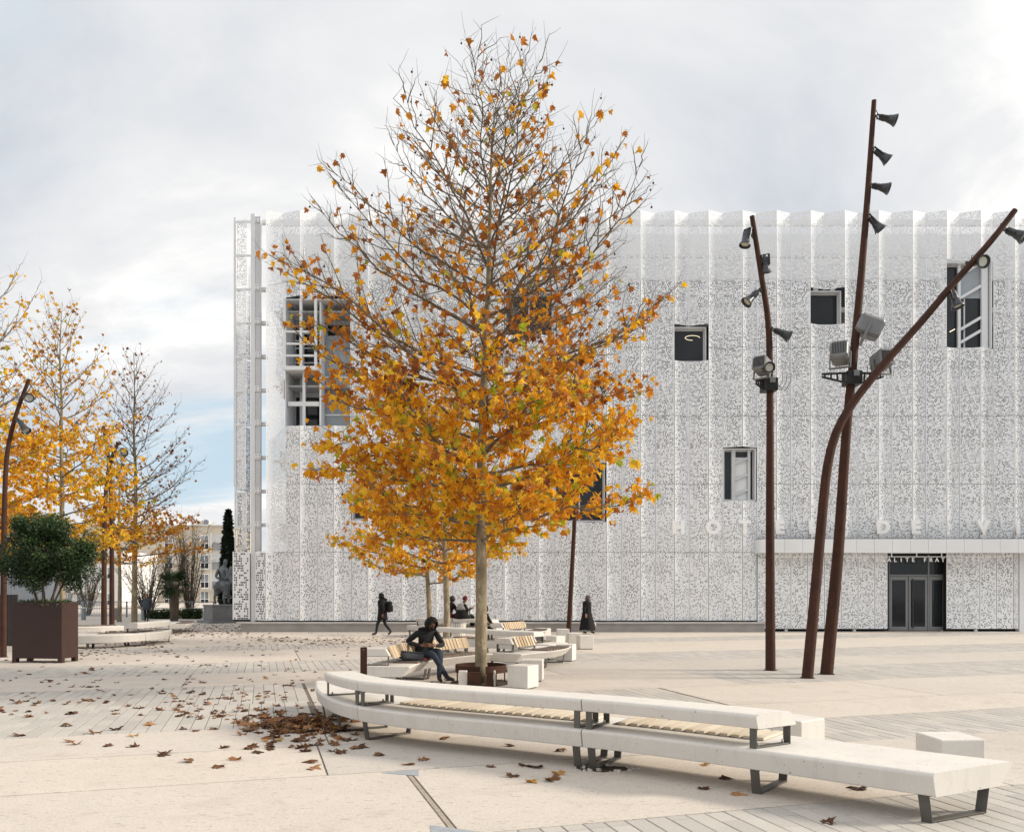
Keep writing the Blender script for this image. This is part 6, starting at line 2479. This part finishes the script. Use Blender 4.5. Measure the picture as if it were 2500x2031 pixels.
b.build('white_hem', MAT['whitec'], wo)

# --- seated figures farther back
def seated(label, o, facing, zseat, mats, lean=0.06, name_parts=True, head='hood', headmat=None, scarf=None, hands_up=True):
    p_ = person(label, Vector((o[0], o[1], zseat)))
    B = Body((o[0], o[1], zseat), facing)
    J, BN = {}, []
    J['pel'] = (B(0.0, 0, 0.13), (0.15, 0.14))
    J['waist'] = (B(0.02, 0, 0.30), (0.15, 0.13))
    J['chest'] = (B(lean, 0, 0.50), (0.165, 0.14))
    J['neck'] = (B(lean + 0.05, 0, 0.655), 0.065)
    J['head0'] = (B(lean + 0.07, 0, 0.71), 0.072)
    J['head1'] = (B(lean + 0.09, 0, 0.785), 0.086)
    J['head2'] = (B(lean + 0.08, 0, 0.86), 0.06)
    BN += [('pel', 'waist', 0), ('waist', 'chest', 0), ('chest', 'neck', 0), ('neck', 'head0', 2), ('head0', 'head1', 2), ('head1', 'head2', 2)]
    for s, nm in ((1, 'L'), (-1, 'R')):
        J['sh' + nm] = (B(lean, 0.19 * s, 0.56), 0.075)
        J['el' + nm] = (B(lean + 0.10, 0.26 * s, 0.32), 0.06)
        J['wr' + nm] = (B(lean + 0.32, 0.10 * s, 0.42 if hands_up else 0.26), 0.034)
        BN += [('chest', 'sh' + nm, 0), ('sh' + nm, 'el' + nm, 0), ('el' + nm, 'wr' + nm, 0)]
        hand_bones(J, BN, 'h' + nm, 'wr' + nm, B.f * 0.8 - B.l * 0.4 * s, Vector((0, 0, 1)), 2, -B.l * s, 1.0)
        J['hip' + nm] = (B(0.06, 0.10 * s, 0.10), 0.105)
        J['knee' + nm] = (B(0.46, 0.12 * s, 0.11), 0.085)
        za = 0.10 - zseat
        J['ank' + nm] = (B(0.48, 0.11 * s, max(za, -0.40)), 0.052)
        J['toe' + nm] = (B(0.66, 0.11 * s, max(za, -0.40) - 0.05), 0.038)
        BN += [('pel', 'hip' + nm, 1), ('hip' + nm, 'knee' + nm, 1), ('knee' + nm, 'ank' + nm, 1), ('ank' + nm, 'toe' + nm, 3)]
    skinned('body', J, BN, mats, 'pel', p_)
    face(B, J['head1'][0], 0.086, mats[2], p_)
    if head == 'hood':
        hood(B, J['head1'][0] - B.f * 0.02, 0.125, headmat, p_, 'hair', open_=0.55)
    else:
        hood(B, J['head1'][0] - B.f * 0.01 + Vector((0, 0, 0.025)), 0.104, headmat, p_, 'knit_cap', open_=0.50, down=0.75)
    if scarf:
        b = MB()
        b.lathe([(0.255, 0.0), (0.25, 0.10), (0.20, 0.20), (0.12, 0.27)], 18, Matrix.Translation(B(lean * 0.8, 0, 0.36)))
        b.build('scarf', scarf, p_, smooth=True)
        b = MB()
        b.lathe([(0.34, 0.0), (0.33, 0.14), (0.27, 0.30), (0.21, 0.42)], 18, Matrix.Translation(B(0.06, 0, 0.005)))
        b.build('robe', MAT['blackc'], p_, smooth=True)
    return p_, B
p5 = cv5.at(cv5.near(-2.1, 32.6))[0]
seated('person with dark red cap and black-and-white scarf on the far bench', (p5.x + 0.10, p5.y + 0.26), (0.92, 0.4), 0.75, [MAT['blackc'], MAT['blackc'], MAT['skin1'], MAT['shoe']], 0.08, head='cap', headmat=MAT['maroon'], scarf=MAT['scarf'])
pq = B = None
p5b = cv5.at(cv5.near(-2.62, 32.8))[0]
seated('person with bulky black hair beside the dark red cap on the far bench', (p5b.x + 0.10, p5b.y + 0.26), (0.75, 0.66), 0.75, [MAT['blackc'], MAT['maroon'], MAT['skin1'], MAT['shoe']], 0.12, headmat=MAT['hair'])
cr = Vector((p5.x + 0.42, p5.y + 0.1, 0.75))
crutch = thing('walking_stick', 'thin pale walking stick held upright by the person in the red cap', 'walking stick', cr)
b = MB()
b.tube([cr + Vector((0.0, 0, 0.0)), cr + Vector((-0.03, 0, 0.42))], 0.013, 8)
b.build('shaft', MAT['whitec'], crutch)
b = MB()
b.tube([cr + Vector((-0.09, 0, 0.43)), cr + Vector((0.04, 0, 0.42))], 0.016, 8)
b.build('handle', MAT['doorf'], crutch)
seated('person in black sitting half hidden behind the big tree trunk', (cx(1172, 28.4) - 0.05, 28.4 + 0.25), (0.8, -0.55), 0.46, [MAT['blackc'], MAT['trous'], MAT['skin1'], MAT['shoe']], 0.2, headmat=MAT['hair'], hands_up=False)

# --- standing person by the palm
o_ = gnd(372, 1516)
o_ = Vector(((372 - 1250) * 50 / FPX, 49.2, 0))
st = person('person with long brown hair in blue-grey coat standing by the palm', o_)
B = Body(o_, (0.25, -0.95))
J, BN = {}, []
J['pel'] = (B(0.0, 0, 0.90), (0.15, 0.13))
J['waist'] = (B(0.0, 0, 1.06), (0.15, 0.125))
J['chest'] = (B(0.0, 0, 1.26), (0.17, 0.135))
J['neck'] = (B(0.01, 0, 1.42), 0.06)
J['head0'] = (B(0.02, 0, 1.49), 0.07)
J['head1'] = (B(0.03, 0, 1.56), 0.086)
J['head2'] = (B(0.02, 0, 1.635), 0.06)
BN += [('pel', 'waist', 0), ('waist', 'chest', 0), ('chest', 'neck', 0), ('neck', 'head0', 1), ('head0', 'head1', 1), ('head1', 'head2', 1)]
for s, nm in ((1, 'L'), (-1, 'R')):
    J['sh' + nm] = (B(0.0, 0.20 * s, 1.34), 0.075)
    J['el' + nm] = (B(-0.04, 0.28 * s, 1.06), 0.06)
    J['wr' + nm] = (B(0.04, 0.29 * s, 0.84), 0.036)
    J['hip' + nm] = (B(0.0, 0.09 * s, 0.84), 0.10)
    J['knee' + nm] = (B(0.05 * s + 0.03, 0.09 * s, 0.47), 0.068)
    J['ank' + nm] = (B(0.12 * s, 0.08 * s, 0.10), 0.048)
    J['toe' + nm] = (B(0.12 * s + 0.16, 0.09 * s, 0.042), 0.036)
    BN += [('chest', 'sh' + nm, 0), ('sh' + nm, 'el' + nm, 0), ('el' + nm, 'wr' + nm, 0), ('pel', 'hip' + nm, 2), ('hip' + nm, 'knee' + nm, 2), ('knee' + nm, 'ank' + nm, 2), ('ank' + nm, 'toe' + nm, 3)]
    hand_bones(J, BN, 'h' + nm, 'wr' + nm, (0.05, 0, -1), B.f, 1, -B.l * s, 1.0)
skinned('body', J, BN, [MAT['greyc'], MAT['skin2'], MAT['trous'], MAT['shoe']], 'pel', st)
face(B, J['head1'][0], 0.084, MAT['skin2'], st)
brn = plain('hair_brown', (0.07, 0.038, 0.02), 0.6, var=0.3, scale=50)
hood(B, J['head1'][0] - B.f * 0.015, 0.112, brn, st, 'hair', open_=0.62, down=0.0)
b = MB()
b.lathe([(0.11, 0.0), (0.13, 0.12), (0.11, 0.3), (0.08, 0.36)], 12, Matrix.Translation(B(-0.05, 0, 1.22)))
b.build('long_hair', brn, st, smooth=True)
b = MB()
b.lathe([(0.24, 0.0), (0.225, 0.2), (0.20, 0.4), (0.19, 0.55)], 16, Matrix.Translation(B(0, 0, 0.70)))
b.build('coat', MAT['greyc'], st, smooth=True)

# ------------------------------------------------------------------ statue on its pedestal
sy_ = 47.0
sp = at(525, 1521, sy_)
ped = thing('pedestal', 'grey stone pedestal carrying the statue', 'pedestal', (sp.x, sy_ + 0.9, 0))
b = MB()
b.box((sp.x, sy_ + 0.9, 0.07), (2.05, 2.05, 0.14), rz=math.radians(40))
b.build('step', MAT['stone'], ped, bevel=0.01)
b = MB()
b.box((sp.x, sy_ + 0.9, 0.55), (1.48, 1.48, 0.82), rz=math.radians(40))
b.build('die', MAT['stone'], ped, bevel=0.008)
b = MB()
b.box((sp.x, sy_ + 0.9, 1.005), (1.56, 1.56, 0.09), rz=math.radians(40))
b.build('cap', MAT['stone'], ped, bevel=0.01)
so = Vector((sp.x + 0.22, sy_ + 0.75, 1.05))
stat = thing('statue', 'grey bronze horse seen from behind with a rider leaning back', 'statue', so)
B = Body(so, (0.25, 1.0))
J, BN = {}, []
J['rump'] = (B(-0.25, 0, 1.10), (0.40, 0.36))
J['rumpL'] = (B(-0.34, 0.24, 1.02), 0.30)
J['rumpR'] = (B(-0.34, -0.24, 1.02), 0.30)
J['belly'] = (B(0.25, 0, 1.12), 0.33)
J['should'] = (B(0.70, 0, 1.22), 0.28)
J['nck'] = (B(0.82, 0.05, 1.72), 0.17)
J['poll'] = (B(0.92, 0.10, 2.20), 0.13)
J['muz'] = (B(1.25, 0.12, 2.02), 0.09)
J['dock'] = (B(-0.66, 0, 1.30), 0.075)
J['tail'] = (B(-0.72, 0.0, 1.18), 0.06)
BN += [('rump', 'rumpL', 0), ('rump', 'rumpR', 0), ('rump', 'belly', 0), ('belly', 'should', 0), ('should', 'nck', 0), ('nck', 'poll', 0), ('poll', 'muz', 0), ('rump', 'dock', 0), ('dock', 'tail', 0)]
for s, nm in ((1, 'L'), (-1, 'R')):
    J['stif' + nm] = (B(-0.22, 0.30 * s, 0.72), 0.15)
    J['hock' + nm] = (B(-0.45, 0.30 * s, 0.40), 0.075)
    J['fet' + nm] = (B(-0.36, 0.29 * s, 0.10), 0.055)
    J['hof' + nm] = (B(-0.30, 0.29 * s, 0.05), 0.06)
    BN += [('rump' + nm, 'stif' + nm, 0), ('stif' + nm, 'hock' + nm, 0), ('hock' + nm, 'fet' + nm, 0), ('fet' + nm, 'hof' + nm, 0)]
    J['elb' + nm] = (B(0.72, 0.20 * s, 0.85), 0.12)
    J['car' + nm] = (B(0.85, 0.20 * s, 0.45), 0.07)
    J['fro' + nm] = (B(0.80, 0.20 * s, 0.06), 0.06)
    BN += [('should', 'elb' + nm, 0), ('elb' + nm, 'car' + nm, 0), ('car' + nm, 'fro' + nm, 0)]
skinned('horse', J, BN, [MAT['bronze']], 'rump', stat)
J, BN = {}, []
J['pel'] = (B(0.10, 0.02, 1.42), (0.22, 0.20))
J['mid'] = (B(0.06, 0.05, 1.72), (0.20, 0.17))
J['ch'] = (B(0.10, 0.12, 2.02), (0.24, 0.18))
J['nk'] = (B(0.14, 0.02, 2.28), 0.09)
J['hd'] = (B(0.14, -0.04, 2.48), 0.14)
J['hd2'] = (B(0.10, -0.06, 2.66), 0.10)
BN += [('pel', 'mid', 0), ('mid', 'ch', 0), ('ch', 'nk', 0), ('nk', 'hd', 0), ('hd', 'hd2', 0)]
for s, nm in ((1, 'L'), (-1, 'R')):
    J['s' + nm] = (B(0.10, 0.12 + 0.26 * s, 2.08), 0.11)
    J['e' + nm] = (B(-0.02, 0.50 if s > 0 else -0.30, 1.62), 0.085)
    J['w' + nm] = (B(-0.10, 0.14 if s > 0 else -0.12, 1.46), 0.07)
    J['k' + nm] = (B(0.42, 0.42 * s, 1.15), 0.13)
    J['a' + nm] = (B(0.30, 0.46 * s, 0.66), 0.075)
    BN += [('ch', 's' + nm, 0), ('s' + nm, 'e' + nm, 0), ('e' + nm, 'w' + nm, 0), ('pel', 'k' + nm, 0), ('k' + nm, 'a' + nm, 0)]
skinned('rider', J, BN, [MAT['bronze']], 'pel', stat)
